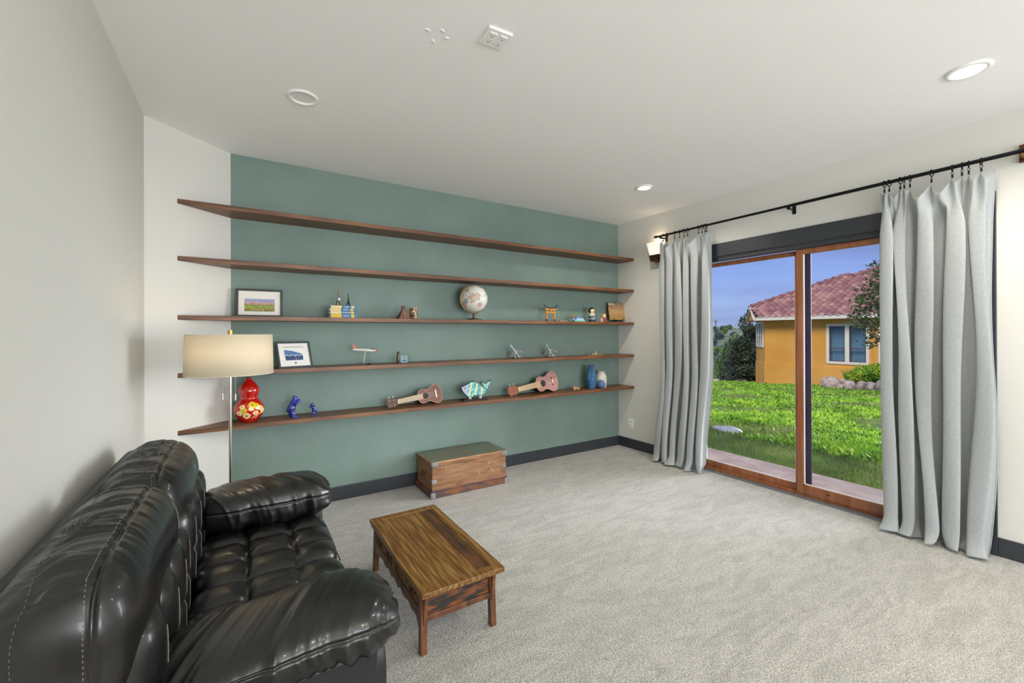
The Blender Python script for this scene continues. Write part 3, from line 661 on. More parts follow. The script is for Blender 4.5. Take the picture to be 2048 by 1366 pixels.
# ================================================================== THINGS ON THE SHELVES
Z3, Z4, Z5 = SZ[2], SZ[3], SZ[4]
paper = M('mat_board', '#e6e5de', rough=.8); fgrey = M('grey_frame', '#3c3d3c', rough=.45); fgrey2 = M('slate_frame', '#3f464c', rough=.4)
def ramp_mat(name, stops, ns=6., amt=.3, stretch=(1, 1, 1), rough=.6, noise2=None):
    """flat print: bands by height broken up with noise (Generated coordinates)"""
    m = bpy.data.materials.new(name); m.use_nodes = True; n = m.node_tree; p = n.nodes['Principled BSDF']; p.inputs['Roughness'].default_value = rough
    t = n.nodes.new('ShaderNodeTexCoord'); s = n.nodes.new('ShaderNodeSeparateXYZ'); mp_ = n.nodes.new('ShaderNodeMapping'); mp_.inputs['Scale'].default_value = stretch
    z = n.nodes.new('ShaderNodeTexNoise'); z.inputs['Scale'].default_value = ns; z.inputs['Detail'].default_value = 6
    a = n.nodes.new('ShaderNodeMath'); a.operation = 'MULTIPLY_ADD'; a.inputs[1].default_value = amt; r = n.nodes.new('ShaderNodeValToRGB')
    n.links.new(t.outputs['Generated'], s.inputs[0]); n.links.new(t.outputs['Generated'], mp_.inputs[0]); n.links.new(mp_.outputs[0], z.inputs[0])
    sub = n.nodes.new('ShaderNodeMath'); sub.operation = 'SUBTRACT'; sub.inputs[1].default_value = .5; n.links.new(z.outputs[0], sub.inputs[0])
    n.links.new(sub.outputs[0], a.inputs[0]); n.links.new(s.outputs['Z'], a.inputs[2]); n.links.new(a.outputs[0], r.inputs[0])
    while len(r.color_ramp.elements) < len(stops): r.color_ramp.elements.new(.5)
    for e_, (q, c) in zip(r.color_ramp.elements, stops): e_.position = q; e_.color = hx(c)
    n.links.new(r.outputs[0], p.inputs['Base Color']); return m
land = ramp_mat('landscape_print', [(0, '#4d6a2c'), (.12, '#a8793f'), (.25, '#7f9a3d'), (.38, '#9db34c'), (.48, '#4f6b38'), (.58, '#c08a55'), (.66, '#c9a6a8'), (.78, '#8f95c4'), (1., '#a4a2c2')], 14, .8, (1, 1, .7))
def picture(name, label, c, w_, h_, tilt, yaw_, fm, fw=.016):
    """frame leaning back by tilt; c = centre of the bottom front edge"""
    r = thing(name, label, 'picture frame', c, rot=(-tilt, 0, yaw_))
    obj('frame', [bb(-w_/2, w_/2, 0, .018, 0, fw), bb(-w_/2, w_/2, 0, .018, h_-fw, h_), bb(-w_/2, -w_/2+fw, 0, .018, fw, h_-fw), bb(w_/2-fw, w_/2, 0, .018, fw, h_-fw)], fm, r, bevel=.0015)
    obj('mat', bb(-w_/2+fw, w_/2-fw, .008, .012, fw, h_-fw), paper, r)
    return r
r = picture('picture_frame', 'dark grey framed landscape painting with white mat on the middle shelf', (.105, 3.725, Z3+.001), .305, .215, .14, math.radians(-4), fgrey)
obj('painting', bb(-.098, .098, .0065, .0078, .045, .140), land, r)
for i in range(7): obj('village_dot', bb(-.05+.012*i, -.044+.012*i, .0058, .0066, .052, .058), M('cream_dot', '#e8cf9a', rough=.7) if i == 0 else MATS['cream_dot'], r)
r = picture('picture_frame', 'slate framed group photograph leaning on the fourth shelf beside the lampshade', (.346, 3.622, Z4+.001), .250, .212, .36, math.radians(17), fgrey2, .014)
blu = M('photo_blue', '#5176a8', rough=.6); nav = M('photo_navy', '#2b3a63', rough=.6); lbl = M('photo_pale', '#b9cbe2', rough=.6); wht = M('white_paint', '#eceef0', rough=.5); ink = M('ink', '#33343a', rough=.6); rosy = M('photo_rose', '#a34d6a', rough=.6)
obj('photograph', prism([(-.068, .062), (.058, .062), (.060, .112), (-.018, .138), (-.072, .146)], .0068, .0078, 'y'), blu, r)
for i in range(11):
    x = -.062+.0118*i; hh = .098+.004*math.sin(i*2.1)
    obj('figure', [bb(x-.0045, x+.0045, .0058, .0066, .078, hh), bb(x-.004, x+.004, .0058, .0066, .063, .077)], rosy if i == 6 else nav, r)
    obj('cap', bb(x-.003, x+.003, .0050, .0057, hh-.001, hh+.006), wht, r)
obj('script_lettering', tube([(-.075+.15*t, .0070, .168+.003*math.sin(t*88)+.0025*math.sin(t*31)) for t in np.linspace(0, 1, 200)], .0009, 4), ink, r)
obj('round_emblem', [torus((0, .0070, .040), .007, .0014, 'y', 20, 5), bb(-.003, .003, .0060, .0072, .037, .043)], ink, r)

# guide books
cream = M('cream_spine', '#e8d28f', rough=.5); yel = M('yellow_spine', '#e6bf25', rough=.5); bblue = M('book_blue', '#1f6a97', rough=.45); pages = M('book_pages', '#ddd8c8', rough=.9)
zb_ = Z3
for i, (ttl, hh, lc, dx, lab) in enumerate([('ITALY', .032, yel, 0, 'thick yellow and blue ITALY guide book at the bottom of the stack'), ('LONDON', .0235, cream, -.003, 'blue LONDON guide book second from the bottom of the stack'),
                                 ('PARIS', .0215, cream, -.006, 'blue PARIS guide book under the topmost one of the stack'), ('PARIS', .0225, cream, .001, 'blue PARIS guide book on top of the stack under the tower models')]):
    r = thing('guide_book', lab, 'book', (.683+dx, 3.665, zb_), 'guide books stacked on the middle shelf', rot=(0, 0, math.radians(-3)))
    obj('cover', [bb(-.102, .102, -.055, -.052, .0004, hh), bb(-.102, .102, -.055, .055, .0004, .002), bb(-.102, .102, -.055, .055, hh-.0016, hh-.0002)], bblue, r, bevel=.0006)
    obj('pages', bb(-.099, .099, -.052, .052, .002, hh-.0016), pages, r)
    obj('spine_panel', bb(-.093, -.015, -.0562, -.055, .0015, hh-.0012), lc, r)
    obj('spine_patch', bb(.058, .082, -.0562, -.055, .003, hh-.003), yel if i != 3 else cream, r)
    text(ttl, min(.017, hh*.62), wht, r, (.022, -.0556, hh/2), (PI/2, 0, 0))
    obj('fine_print', [bb(-.086, -.024, -.0568, -.0562, hh*.55, hh*.55+.0016)], M('print_brown', '#8a6a30') if i == 0 else MATS['print_brown'], r)
    zb_ += hh
def tower(x, y, z, H, mt, label, note=None):
    r = thing('tower_model', label, 'figurine', (x, y, z), 'lattice tower models on the books')
    w0 = .115*H*2
    def wd(t): return w0*(.5*(1-t)**2.6*.9+.045)
    sh = []
    n_ = 12
    for sx_ in (-1, 1):
        for sy_ in (-1, 1): sh.append(tube([(x+sx_*wd(t), y+sy_*wd(t), z+.002+H*.9*t) for t in np.linspace(0, 1, n_)], [.0032*(1-.6*t) for t in np.linspace(0, 1, n_)], 5))
    for i in range(2, n_-1):
        t, t2 = i/n_, (i+1)/n_; a, b = wd(t), wd(t2)
        for (p, q) in (((-a, -a), (b, -b)), ((a, -a), (-b, -b)), ((-a, -a), (-b, b)), ((a, -a), (b, b))): sh.append(cyl((x+p[0], y+p[1], z+H*.9*t), (x+q[0], y+q[1], z+H*.9*t2), .0009, n=4))
    obj('lattice', sh, mt, r)
    a = wd(.2)*1.25; b = wd(.48)*1.4
    obj('platform', [bb(x-a, x+a, y-a, y+a, z+.23*H, z+.255*H), bb(x-b, x+b, y-b, y+b, z+.47*H, z+.485*H), bb(x-.004, x+.004, y-.004, y+.004, z+.88*H, z+.92*H)], mt, r)
    obj('arch', [tube([(x+wd(.0)*.8*math.cos(q), y+s_*wd(.05), z+.004+.2*H*math.sin(q)) for q in np.linspace(0, PI, 14)], .0018, 5) for s_ in (-1, 1)], mt, r)
    obj('spire', cyl((x, y, z+.88*H), (x, y, z+H), .0022, .0008, 6), mt, r)
    return r, wd
tb = M('antique_bronze', '#5c4a33', '#8a7348', rough=.4, metal=.7, vs=30); td = M('dark_iron', '#2c2b2a', rough=.45, metal=.6)
ztop = zb_
r, wd = tower(.650, 3.66, ztop, .158, tb, 'taller bronze lattice tower model with a small blue and white band, on the books')
obj('tag_band', [bb(.650-.013, .650-.002, 3.66-.012, 3.66+.012, ztop+.044, ztop+.062)], blu, r); obj('tag_band', [bb(.650-.002, .650+.012, 3.66-.012, 3.66+.012, ztop+.044, ztop+.062)], wht, r)
tower(.727, 3.66, ztop, .106, td, 'shorter dark lattice tower model on the right end of the books')
# pyramid and tiki mug
pyw = M('carved_brown_wood', '#553322', '#7b5138', rough=.55, vs=30, stretch=(1, 1, .4), bump=.3, bs=80)
r = thing('stepped_pyramid', 'small brown stepped pyramid with a little temple on top, middle shelf', 'figurine', (1.183, 3.66, Z3))
obj('steps', [bb(1.183-w_, 1.183+w_, 3.66-w_, 3.66+w_, Z3+z0, Z3+z0+.0125) for w_, z0 in ((.052, .0), (.045, .0122), (.038, .0244), (.031, .0366), (.025, .0488), (.020, .061), (.015, .0732))], pyw, r, bevel=.001)
obj('stairway', prism([(3.66-.056, Z3), (3.66-.012, Z3+.086), (3.66-.004, Z3+.086), (3.66-.004, Z3)], 1.176, 1.190, 'x'), M('pale_brown', '#94684a', rough=.6), r)
obj('temple', [bb(1.171, 1.195, 3.648, 3.672, Z3+.0858, Z3+.103), bb(1.169, 1.197, 3.646, 3.674, Z3+.103, Z3+.110), bb(1.177, 1.189, 3.654, 3.666, Z3+.110, Z3+.117)], pyw, r)
tik = M('tiki_glaze', '#4f2a12', '#b3803f', rough=.18, coat=.8, vs=30, pos=(.4, .6)); tikd = M('tiki_dark', '#1f110a', rough=.3)
r = thing('tiki_mug', 'glossy brown tiki mug with a carved face on the middle shelf', 'mug', (1.275, 3.66, Z3))
obj('cup', lathe([(.001, 0), (.031, 0), (.034, .02), (.033, .06), (.037, .085), (.036, .1), (.032, .1), (.029, .06), (.001, .055)], (1.275, 3.66, Z3), 28), tik, r, smooth=50)
for s_ in (-1, 1):
    obj('eye', ell((1.275+s_*.013-.008, 3.629, Z3+.068), (.008, .006, .009), 12), tik, r, smooth=180); obj('brow', tube([(1.275-.008+s_*q, 3.626, Z3+.083-abs(q-.012)*.3) for q in (.002, .012, .024)], .004, 6), tikd, r, smooth=180)
obj('mouth', bb(1.250, 1.284, 3.622, 3.632, Z3+.020, Z3+.036), tikd, r, bevel=.004); obj('nose', ell((1.267, 3.626, Z3+.050), (.006, .007, .011), 12), tik, r, smooth=180)

# globe
gx, gy, gz, gr = 1.872, 3.66, Z3+.205, .132
def globe_mat():
    m = bpy.data.materials.new('globe_map'); m.use_nodes = True; n = m.node_tree; p = n.nodes['Principled BSDF']; p.inputs['Roughness'].default_value = .35
    t = n.nodes.new('ShaderNodeTexCoord'); z = n.nodes.new('ShaderNodeTexNoise'); z.inputs['Scale'].default_value = 9; z.inputs['Detail'].default_value = 8; r_ = n.nodes.new('ShaderNodeValToRGB')
    e_ = r_.color_ramp.elements; e_[0].position = .57; e_[0].color = hx('#dcdcd2'); e_[1].position = .60; e_[1].color = hx('#c6a39a'); q = e_.new(.585); q.color = hx('#9fb0a8'); q = e_.new(.68); q.color = hx('#cdb895')
    n.links.new(t.outputs['Object'], z.inputs[0]); n.links.new(z.outputs[0], r_.inputs[0]); n.links.new(r_.outputs[0], p.inputs['Base Color']); return m
o = thing('globe', 'antique cream desk globe in a brass arm on the middle shelf', 'globe', (gx, gy, Z3))
tl = math.radians(-23)
gl = obj('sphere', ell((gx, gy, gz), gr, 64), globe_mat(), o, smooth=180)
axv = np.array([math.sin(tl), 0, math.cos(tl)]); e1 = np.array([math.cos(tl), 0, -math.sin(tl)]); e2v = np.array([0, 1., 0]); gc = np.array([gx, gy, gz])
line = M('map_line', '#8a8378', rough=.5); obj('equator', tube([gc+(gr+.0006)*(math.cos(a)*e1+math.sin(a)*e2v) for a in np.linspace(0, 2*PI, 72)], .0009, 4), line, gl)
def patch(lon, lat, rx_, ry_, mt, seed):
    rg = np.random.default_rng(seed); P = [gc+(gr+.0008)*(math.cos(lat)*(math.cos(lon)*e1+math.sin(lon)*e2v)+math.sin(lat)*axv)]
    n_ = 22
    for k in range(n_):
        a = 2*PI*k/n_; q = rg.uniform(.65, 1.1); lo, la = lon+rx_*q*math.cos(a), lat+ry_*q*math.sin(a); P.append(gc+(gr+.0008)*(math.cos(la)*(math.cos(lo)*e1+math.sin(lo)*e2v)+math.sin(la)*axv))
    return np.array(P), [(0, 1+k, 1+(k+1) % n_) for k in range(n_)]
pnk = M('map_pink', '#c29c9c', rough=.5); tan_ = M('map_tan', '#b9a37f', rough=.5); aqua = M('map_aqua', '#8fa9ab', rough=.5)
for i, (lo, la, a, b, mt) in enumerate([(-1.75, -.48, .30, .20, pnk), (-2.5, .55, .42, .42, pnk), (-2.65, .12, .22, .2, aqua), (-2.15, -.05, .28, .06, tan_), (-1.75, -1.2, .5, .12, tan_), (-.75, .75, .25, .18, tan_), (-1.2, -.72, .08, .1, pnk), (-2.4, .9, .3, .16, tan_)]):
    obj('map_land', patch(lo, la, a, b, mt, i), mt, gl)
obj('meridian_arm', tube([gc+(gr+.008)*(math.sin(a)*(-e1)+math.cos(a)*axv) for a in np.linspace(-.06, PI+.06, 48)], .0055, 8), M('aged_brass', '#a08c5f', rough=.35, metal=.9), o, smooth=180)
obj('pivot', [cyl(gc+axv*gr, gc+axv*(gr+.016), .004, n=10), cyl(gc-axv*gr, gc-axv*(gr+.016), .004, n=10)], MATS['aged_brass'], o, smooth=50)
st = obj('stand', lathe([(.001, 0), (.074, 0), (.074, .006), (.066, .012), (.03, .018), (.012, .022), (.010, .034), (.014, .045), (.010, .056), (.006, .064), (.001, .066)], (gx, gy, Z3), 40), M('dark_walnut', '#33241b', rough=.35, coat=.3), o, smooth=50)

# torii gate
orange = M('torii_orange', '#d98a1c', rough=.4); rg_ = thing('torii_gate', 'small orange torii gate model on the middle shelf', 'figurine', (2.795, 3.66, Z3))
for s_ in (-1, 1):
    obj('post', cyl((2.795+s_*.053, 3.66, Z3+.022), (2.795+s_*.046, 3.66, Z3+.125), .0085, .0075, 14), orange, rg_, smooth=50)
    obj('foot', cyl((2.795+s_*.054, 3.66, Z3), (2.795+s_*.053, 3.66, Z3+.022), .0105, .010, 14), M('foot_dark', '#3b1d12', rough=.5), rg_, smooth=50)
obj('lintel', bb(2.795-.075, 2.795+.075, 3.652, 3.668, Z3+.124, Z3+.139), orange, rg_, bevel=.001)
obj('tie_beam', bb(2.795-.070, 2.795+.070, 3.655, 3.665, Z3+.090, Z3+.103), orange, rg_, bevel=.001); obj('plaque', bb(2.788, 2.802, 3.651, 3.657, Z3+.103, Z3+.124), orange, rg_)
obj('roof_beam', grid(lambda u, v: (2.795-.088+.176*u, 3.648+.024*(v if v < .5 else 1-v)*2 if v < 1 else 3.648, Z3+.139+.030*abs(2*u-1)**4+(.009 if v > .4 else 0)), 24, 3), M('torii_cap', '#3e5866', rough=.5), rg_, solid=.004)

# small books with a bell, kokeshi, small doll
cols = [M('teal_cover', '#3fb5a5', rough=.4), M('sky_cover', '#a8cfe2', rough=.4), M('blue_cover', '#3c6fc0', rough=.4)]
z_ = Z3
for i, (w_, d_, h_, c_, lab, yw) in enumerate([(.19, .11, .020, cols[0], 'small teal travel book at the bottom of the second stack', -.16), (.15, .10, .016, cols[1], 'small pale blue book in the middle of the second stack', -.05), (.12, .09, .014, cols[2], 'small blue book on top of the second stack', -.25)]):
    r = thing('small_book', lab, 'book', (3.165, 3.68, z_), 'small books stacked beside the torii gate', rot=(0, 0, yw))
    obj('cover', [bb(-w_/2, w_/2, -d_/2, -d_/2+.002, .0004, h_), bb(-w_/2, w_/2, -d_/2, d_/2, .0004, .0018), bb(-w_/2, w_/2, -d_/2, d_/2, h_-.0016, h_-.0003)], c_, r, bevel=.0005)
    obj('pages', bb(-w_/2+.002, w_/2-.002, -d_/2+.002, d_/2-.003, .0018, h_-.0016), pages, r)
    obj('spine_label', bb(-w_/2+.01, -w_/2+.045, -d_/2-.0006, -d_/2, .003, h_-.003), nav, r)
    obj('spine_print', bb(-w_/2+.06, w_/2-.02, -d_/2-.0005, -d_/2, h_*.4, h_*.6), wht, r)
    z_ += h_
r = thing('brass_figurine', 'tiny golden figurine lying on the small blue book', 'figurine', (3.125, 3.66, z_))
obj('body', [ell((3.118, 3.66, z_+.012), (.020, .012, .012), 14), ell((3.141, 3.657, z_+.014), (.010, .009, .009), 12)], M('gold_lacquer', '#c98a17', rough=.25, metal=.4), r, smooth=180)
obj('foot', [bb(3.106, 3.114, 3.652, 3.668, z_, z_+.005), bb(3.128, 3.136, 3.652, 3.668, z_, z_+.005)], MATS['gold_lacquer'], r, bevel=.001)
r = thing('closed_fan', 'pale grey folded paper fan lying left of the small books', 'fan', (3.01, 3.70, Z3))
for i in range(6): obj('blade', xf(bb(0, .12, -.007, .007, .0004+.0022*i, .0022+.0022*i), (2.95, 3.70, Z3), (0, 0, -.12+.05*i)), M('fan_grey', '#a9aaa4', rough=.7) if i == 0 else MATS['fan_grey'], r)
skin = M('doll_skin', '#e3c69d', rough=.4); hair = M('doll_hair', '#15110f', rough=.3); kim = ramp_mat('kimono_print', [(0, '#1b2540'), (.25, '#22304f'), (.35, '#c6ccd8'), (.42, '#26355a'), (.6, '#5d6c86'), (.75, '#b5b9a4'), (1., '#d9cfae')], 9, .35)
r = thing('kokeshi_doll', 'tall wooden doll with black bobbed hair and navy kimono on the middle shelf', 'doll', (3.388, 3.66, Z3))
obj('body', lathe([(.001, 0), (.036, 0), (.039, .02), (.037, .07), (.033, .095), (.022, .104), (.001, .106)], (3.388, 3.66, Z3), 28), kim, r, smooth=50)
obj('head', ell((3.388, 3.66, Z3+.128), (.032, .031, .031), 24), skin, r, smooth=180)
def cap(c, rr, cut, n=24):
    V, Fc = lathe([(math.sin(PI*i/16), math.cos(PI*i/16)) for i in range(13)], n=n, cap=False); V = V*np.array(rr); k = (V[:, 1] < -rr[1]*.35) & (V[:, 2] < cut); V[k, 1] = -rr[1]*.35; return V+np.array(c), Fc
obj('hair', cap((3.388, 3.662, Z3+.130), (.0375, .0365, .037), .016), hair, r, smooth=60)
obj('sash_knot', [ell((3.398, 3.628, Z3+.050), (.012, .006, .008), 10), ell((3.380, 3.627, Z3+.042), (.010, .005, .006), 10)], wht, r, smooth=180)
r = thing('small_doll', 'tiny doll with yellow hair, red robe and cream signboard on the middle shelf', 'doll', (3.545, 3.63, Z3))
obj('robe', lathe([(.001, 0), (.021, 0), (.024, .015), (.020, .04), (.012, .052), (.001, .054)], (3.551, 3.63, Z3), 24), M('doll_red', '#a3242b', rough=.35), r, smooth=50)
obj('head', ell((3.551, 3.63, Z3+.070), (.024, .023, .024), 20), skin, r, smooth=180)
obj('hair', cap((3.551, 3.632, Z3+.073), (.0275, .026, .027), .008), M('yellow_hair', '#d9a945', rough=.4), r, smooth=60)
obj('hood_tip', cyl((3.556, 3.632, Z3+.098), (3.560, 3.634, Z3+.112), .010, .001, 12), MATS['doll_red'], r)
s_ = obj('signboard', box((3.508, 3.622, Z3+.0225), (.026, .005, .044), (0, -.1, 0)), M('sign_cream', '#e6d2a6', rough=.6), r)
obj('brush_mark', [box((3.508, 3.619, Z3+z), (.008, .001, .007), (0, .3, 0)) for z in (.012, .023, .034)], ink, s_)
# painted canvas on a little easel in the corner
cvs = ramp_mat('canvas_print', [(0, '#8f6f3a'), (.1, '#c0924a'), (.22, '#5f6a4a'), (.34, '#cf9a55'), (.42, '#8d4c28'), (.5, '#d8bd8a'), (.6, '#4d5b4f'), (.7, '#c77f47'), (.8, '#6d4b2a'), (.9, '#d7c49b'), (1, '#40392c')], 15, 1.5, (1, 1, 1.6))
r = thing('canvas_on_easel', 'small old painted canvas on a black wire easel at the shelf end by the window', 'painting', (3.86, 3.70, Z3+.001), rot=(-.16, 0, -.10))
obj('canvas', bb(-.128, .128, 0, .012, .032, .245), cvs, r, bevel=.001)
obj('figure_mark', [bb(-.125, -.04, -.0006, 0, .215, .235)], M('pale_mark', '#c9bb98', rough=.7), r)
obj('easel', [tube([(-.07, -.012, .052), (-.072, -.016, .030), (-.060, .0, .022), (.060, .0, .022), (.072, -.016, .030), (.07, -.012, .052)], .0028, 6), tube([(-.05, .014, .001), (-.03, .016, .10), (0, .018, .15), (.03, .016, .10), (.05, .014, .001)], .0028, 6),
              tube([(0, .018, .14), (0, .085, .012)], .0025, 6), torus((-.045, -.002, .014), .011, .002, 'y', 16, 5), torus((.045, -.002, .014), .011, .002, 'y', 16, 5), cyl((-.05, .005, .002), (-.05, .012, .024), .0022, n=6), cyl((.05, .005, .002), (.05, .012, .024), .0022, n=6)], black, r, smooth=60)

# ---- fourth shelf
def jet(name, label, loc, L, m1, m2, rot, noseL=.16, stand=None, group=None, canopy=None):
    r = thing(name, label, 'model aircraft', loc, group)
    E_ = np.array(Euler(rot).to_matrix())
    def W_(s, c): v, f = s; return np.asarray(v) @ E_.T+np.array(c), f
    c = (loc[0], loc[1], loc[2]+stand)
    prof = [(.0005, .5), (.018, .44), (.030, .36), (.042, .22), (.050, .05), (.050, -.2), (.044, -.38), (.032, -.5)]
    def fus(p, lo=None):
        v, f = lathe([(a*L, b*L) for a, b in p], n=16); v = v[:, [2, 0, 1]]; v[:, 2] *= 1.15; return v, f
    obj('fuselage', W_(fus(prof[2:]), c), m1, r, smooth=60); obj('nose', W_(fus(prof[:3]), c), m2, r, smooth=60)
    wing = prism([(.08*L, .03*L), (-.16*L, .36*L), (-.27*L, .36*L), (-.25*L, .03*L)], -.006*L, .006*L); wing2 = (wing[0]*np.array([1, -1, 1]), [f[::-1] for f in wing[1]])
    obj('wing', W_(wing, c), m1, r); obj('wing', W_(wing2, c), m1, r)
    tp = prism([(-.34*L, .03*L), (-.46*L, .17*L), (-.54*L, .17*L), (-.50*L, .03*L)], -.005*L, .005*L)
    obj('tailplane', [W_(tp, c), W_((tp[0]*np.array([1, -1, 1]), [f[::-1] for f in tp[1]]), c)], m1, r)
    obj('tail_fin', W_(prism([(-.28*L, .03*L), (-.46*L, .20*L), (-.55*L, .20*L), (-.50*L, .03*L)], -.006*L, .006*L, 'y'), c), m2 if canopy is None else m1, r)
    obj('canopy', W_(ell((.23*L, 0, .04*L), (.11*L, .026*L, .034*L), 16), c), canopy or blackp, r, smooth=180)
    return r, c
jw = M('jet_white', '#dcdcd2', rough=.35); jo = M('jet_orange', '#b9512f', rough=.35); js = M('jet_silver', '#8e979f', '#dfe4e7', rough=.25, metal=.25, vs=45)
r, c = jet('model_jet', 'white model jet with orange nose on a black stand, fourth shelf', (.868, 3.66, Z4), .205, jw, jo, (0, .06, math.radians(-8)), stand=.120)
obj('support_rod', cyl((.845, 3.66, Z4+.012), (.862, 3.66, Z4+.113), .0022, n=8), MATS['brushed_nickel'], r, smooth=60)
obj('stand_base', prism([(.790, 3.635), (.870, 3.625), (.905, 3.665), (.815, 3.69)], Z4, Z4+.012), blackp, r, bevel=.002)
acr = glassmat('clear_acrylic', (.93, .96, .97), .05)
for x, y, nm, rt in ((2.335, 3.66, 'left', (.55, -.78, math.radians(195))), (2.775, 3.66, 'right', (.3, -.85, math.radians(200)))):
    r, c = jet('model_jet', f'small silver model jet climbing steeply on a clear stand, {nm} one beside the flag case', (x, y, Z4), .20, js, js, (rt[0], rt[1], rt[2]), stand=.076, group='silver model jets')
    obj('stand_base', prism([(x-.06, y-.025), (x+.065, y-.03), (x+.05, y+.03), (x-.05, y+.03)], Z4, Z4+.005), acr, r); obj('support_rod', cyl((x+.01, y, Z4+.004), (x, y, Z4+.066), .003, n=8), js, r)
shellm = M('shell_brass', '#4a4234', '#6b604a', rough=.35, metal=.8, vs=12)
r = thing('cannon_shell', 'tall dark brass cartridge standing on the fourth shelf', 'cartridge', (1.131, 3.64, Z4))
obj('casing', lathe([(.001, 0), (.0145, 0), (.0145, .004), (.0125, .006), (.0135, .009), (.0135, .066), (.0115, .074), (.0112, .078)], (1.131, 3.64, Z4), 24), shellm, r, smooth=40)
obj('bullet_tip', lathe([(.0112, .078), (.0105, .09), (.007, .099), (.003, .104), (.001, .105)], (1.131, 3.64, Z4), 24), M('dark_slug', '#3a352b', rough=.4, metal=.6), r, smooth=60)
r = thing('acrylic_block', 'clear acrylic paperweight with a small blue picture beside the cartridge', 'paperweight', (1.196, 3.65, Z4))
obj('block', bb(1.151, 1.241, 3.64, 3.662, Z4, Z4+.070), acr, r, bevel=.002); obj('picture_sheet', bb(1.158, 1.216, 3.6495, 3.6505, Z4+.005, Z4+.064), M('sheet_pale', '#a9bcc0', rough=.5), r)
obj('blue_badge', ell((1.188, 3.648, Z4+.022), (.020, .0012, .008), 18), M('badge_blue', '#2d6ea3', rough=.4), r, smooth=180); obj('print_line', [bb(1.172, 1.208, 3.6480, 3.6492, Z4+z, Z4+z+.002) for z in (.040, .047, .054)], ink, r)
# flag case
oak = M('oak_case', '#a8701c', '#c48a2c', rough=.38, vs=5, stretch=(2, 2, 2), coat=.3)
flag = thing('flag_case', 'triangular oak case with a folded blue flag and white stars, fourth shelf', 'flag case', (1.757, 3.60, Z4+.001), rot=(0, 0, math.radians(0)))
FW, FH, FD = .285, .276, .085
A_, B_, C_ = (-FW, 0), (FW, 0), (0, FH)
def inset(t):
    k = FW/FH; L_ = math.hypot(FW, FH); sl = t*L_/FH; return [(-FW+t*(L_+FW)/FH, t), (FW-t*(L_+FW)/FH, t), (0, FH-t*L_/FW)]
def tri_ring(t0, t1, y0, y1):
    a, b = inset(t0), inset(t1); out_ = []
    for i in range(3):
        j = (i+1) % 3; out_.append(prism([a[i], a[j], b[j], b[i]], y0, y1, 'y'))
    return out_
for i, s in enumerate(tri_ring(0, .012, .004, FD)): obj('case_side', s, oak, flag, bevel=.001)
for i, s in enumerate(tri_ring(.0, .032, -.012, .004)): obj('front_rail', s, oak, flag, bevel=.002)
for s in tri_ring(.032, .037, -.006, .004): obj('inner_bead', s, M('pale_bead', '#d9a27a', rough=.4) if 'pale_bead' not in MATS else MATS['pale_bead'], flag)
obj('back_board', prism(inset(.004), FD-.004, FD, 'y'), oak, flag)
fb = M('flag_navy', '#1d2c5a', '#2b4079', rough=.85, vs=6, bump=.4, bs=25, dist=.003)
i3 = inset(.036)
def flagsurf(u, v):
    a = np.array(i3[0])*(1-u)+np.array(i3[1])*u; p = a*(1-v)+np.array(i3[2])*v
    return (p[0], .012-.006*math.sin(PI*u)*math.sin(PI*min(1, v*1.2))+.0012*math.sin(p[0]*60+p[1]*40), p[1])
obj('folded_flag', grid(flagsurf, 40, 30), fb, flag, smooth=180, solid=.002)
def star(cx_, cz_, R_, a0=0):
    P = []
    for k in range(10): q = a0+PI/2+k*PI/5; rr = R_ if k % 2 == 0 else R_*.4; P.append((cx_+rr*math.cos(q), cz_+rr*math.sin(q)))
    return prism(P, -.0005, .0015, 'y')
starm = M('star_white', '#e9ecf0', rough=.8)
for sx_, sz_, a in ((-.012, .175, .05), (-.128, .060, -.1), (-.022, .066, .06), (.078, .072, .0)): obj('star', star(sx_, sz_, .034, a), starm, flag)
obj('front_glass', prism(inset(.034), -.0035, -.0025, 'y'), glass, flag)
obj('name_plate', bb(-.055, .055, -.0138, -.012, .012, .024), brass, flag, bevel=.0005); obj('plate_print', bb(-.05, -.008, -.0142, -.0138, .014, .022), M('plate_dark', '#5a3a22'), flag)
obj('round_seal', cyl((0, -.0150, FH-.062), (0, -.012, FH-.062), .017, n=28), M('seal_silver', '#a9a888', rough=.35, metal=.6), flag, smooth=50)
# gold figures at the end of the fourth shelf
gm = M('gilt', '#b99a5a', '#e9ddba', rough=.3, metal=.5, vs=30)
r = thing('gilt_ornament', 'tiny gold and cream ornament with an upright spike at the right of the fourth shelf', 'ornament', (3.44, 3.66, Z4))
obj('body', [ell((3.412, 3.655, Z4+.011), (.026, .014, .012), 14), ell((3.447, 3.66, Z4+.010), (.018, .013, .011), 14), ell((3.395, 3.65, Z4+.006), (.010, .008, .006), 10)], gm, r, smooth=180)
obj('spike', cyl((3.447, 3.66, Z4+.015), (3.449, 3.66, Z4+.058), .006, .001, 8), gm, r); obj('thin_arm', [cyl((3.33, 3.655, Z4+.003), (3.56, 3.665, Z4+.005), .0022, n=6), ell((3.548, 3.664, Z4+.006), (.014, .006, .005), 10), ell((3.335, 3.655, Z4+.005), (.008, .005, .004), 8)], gm, r)

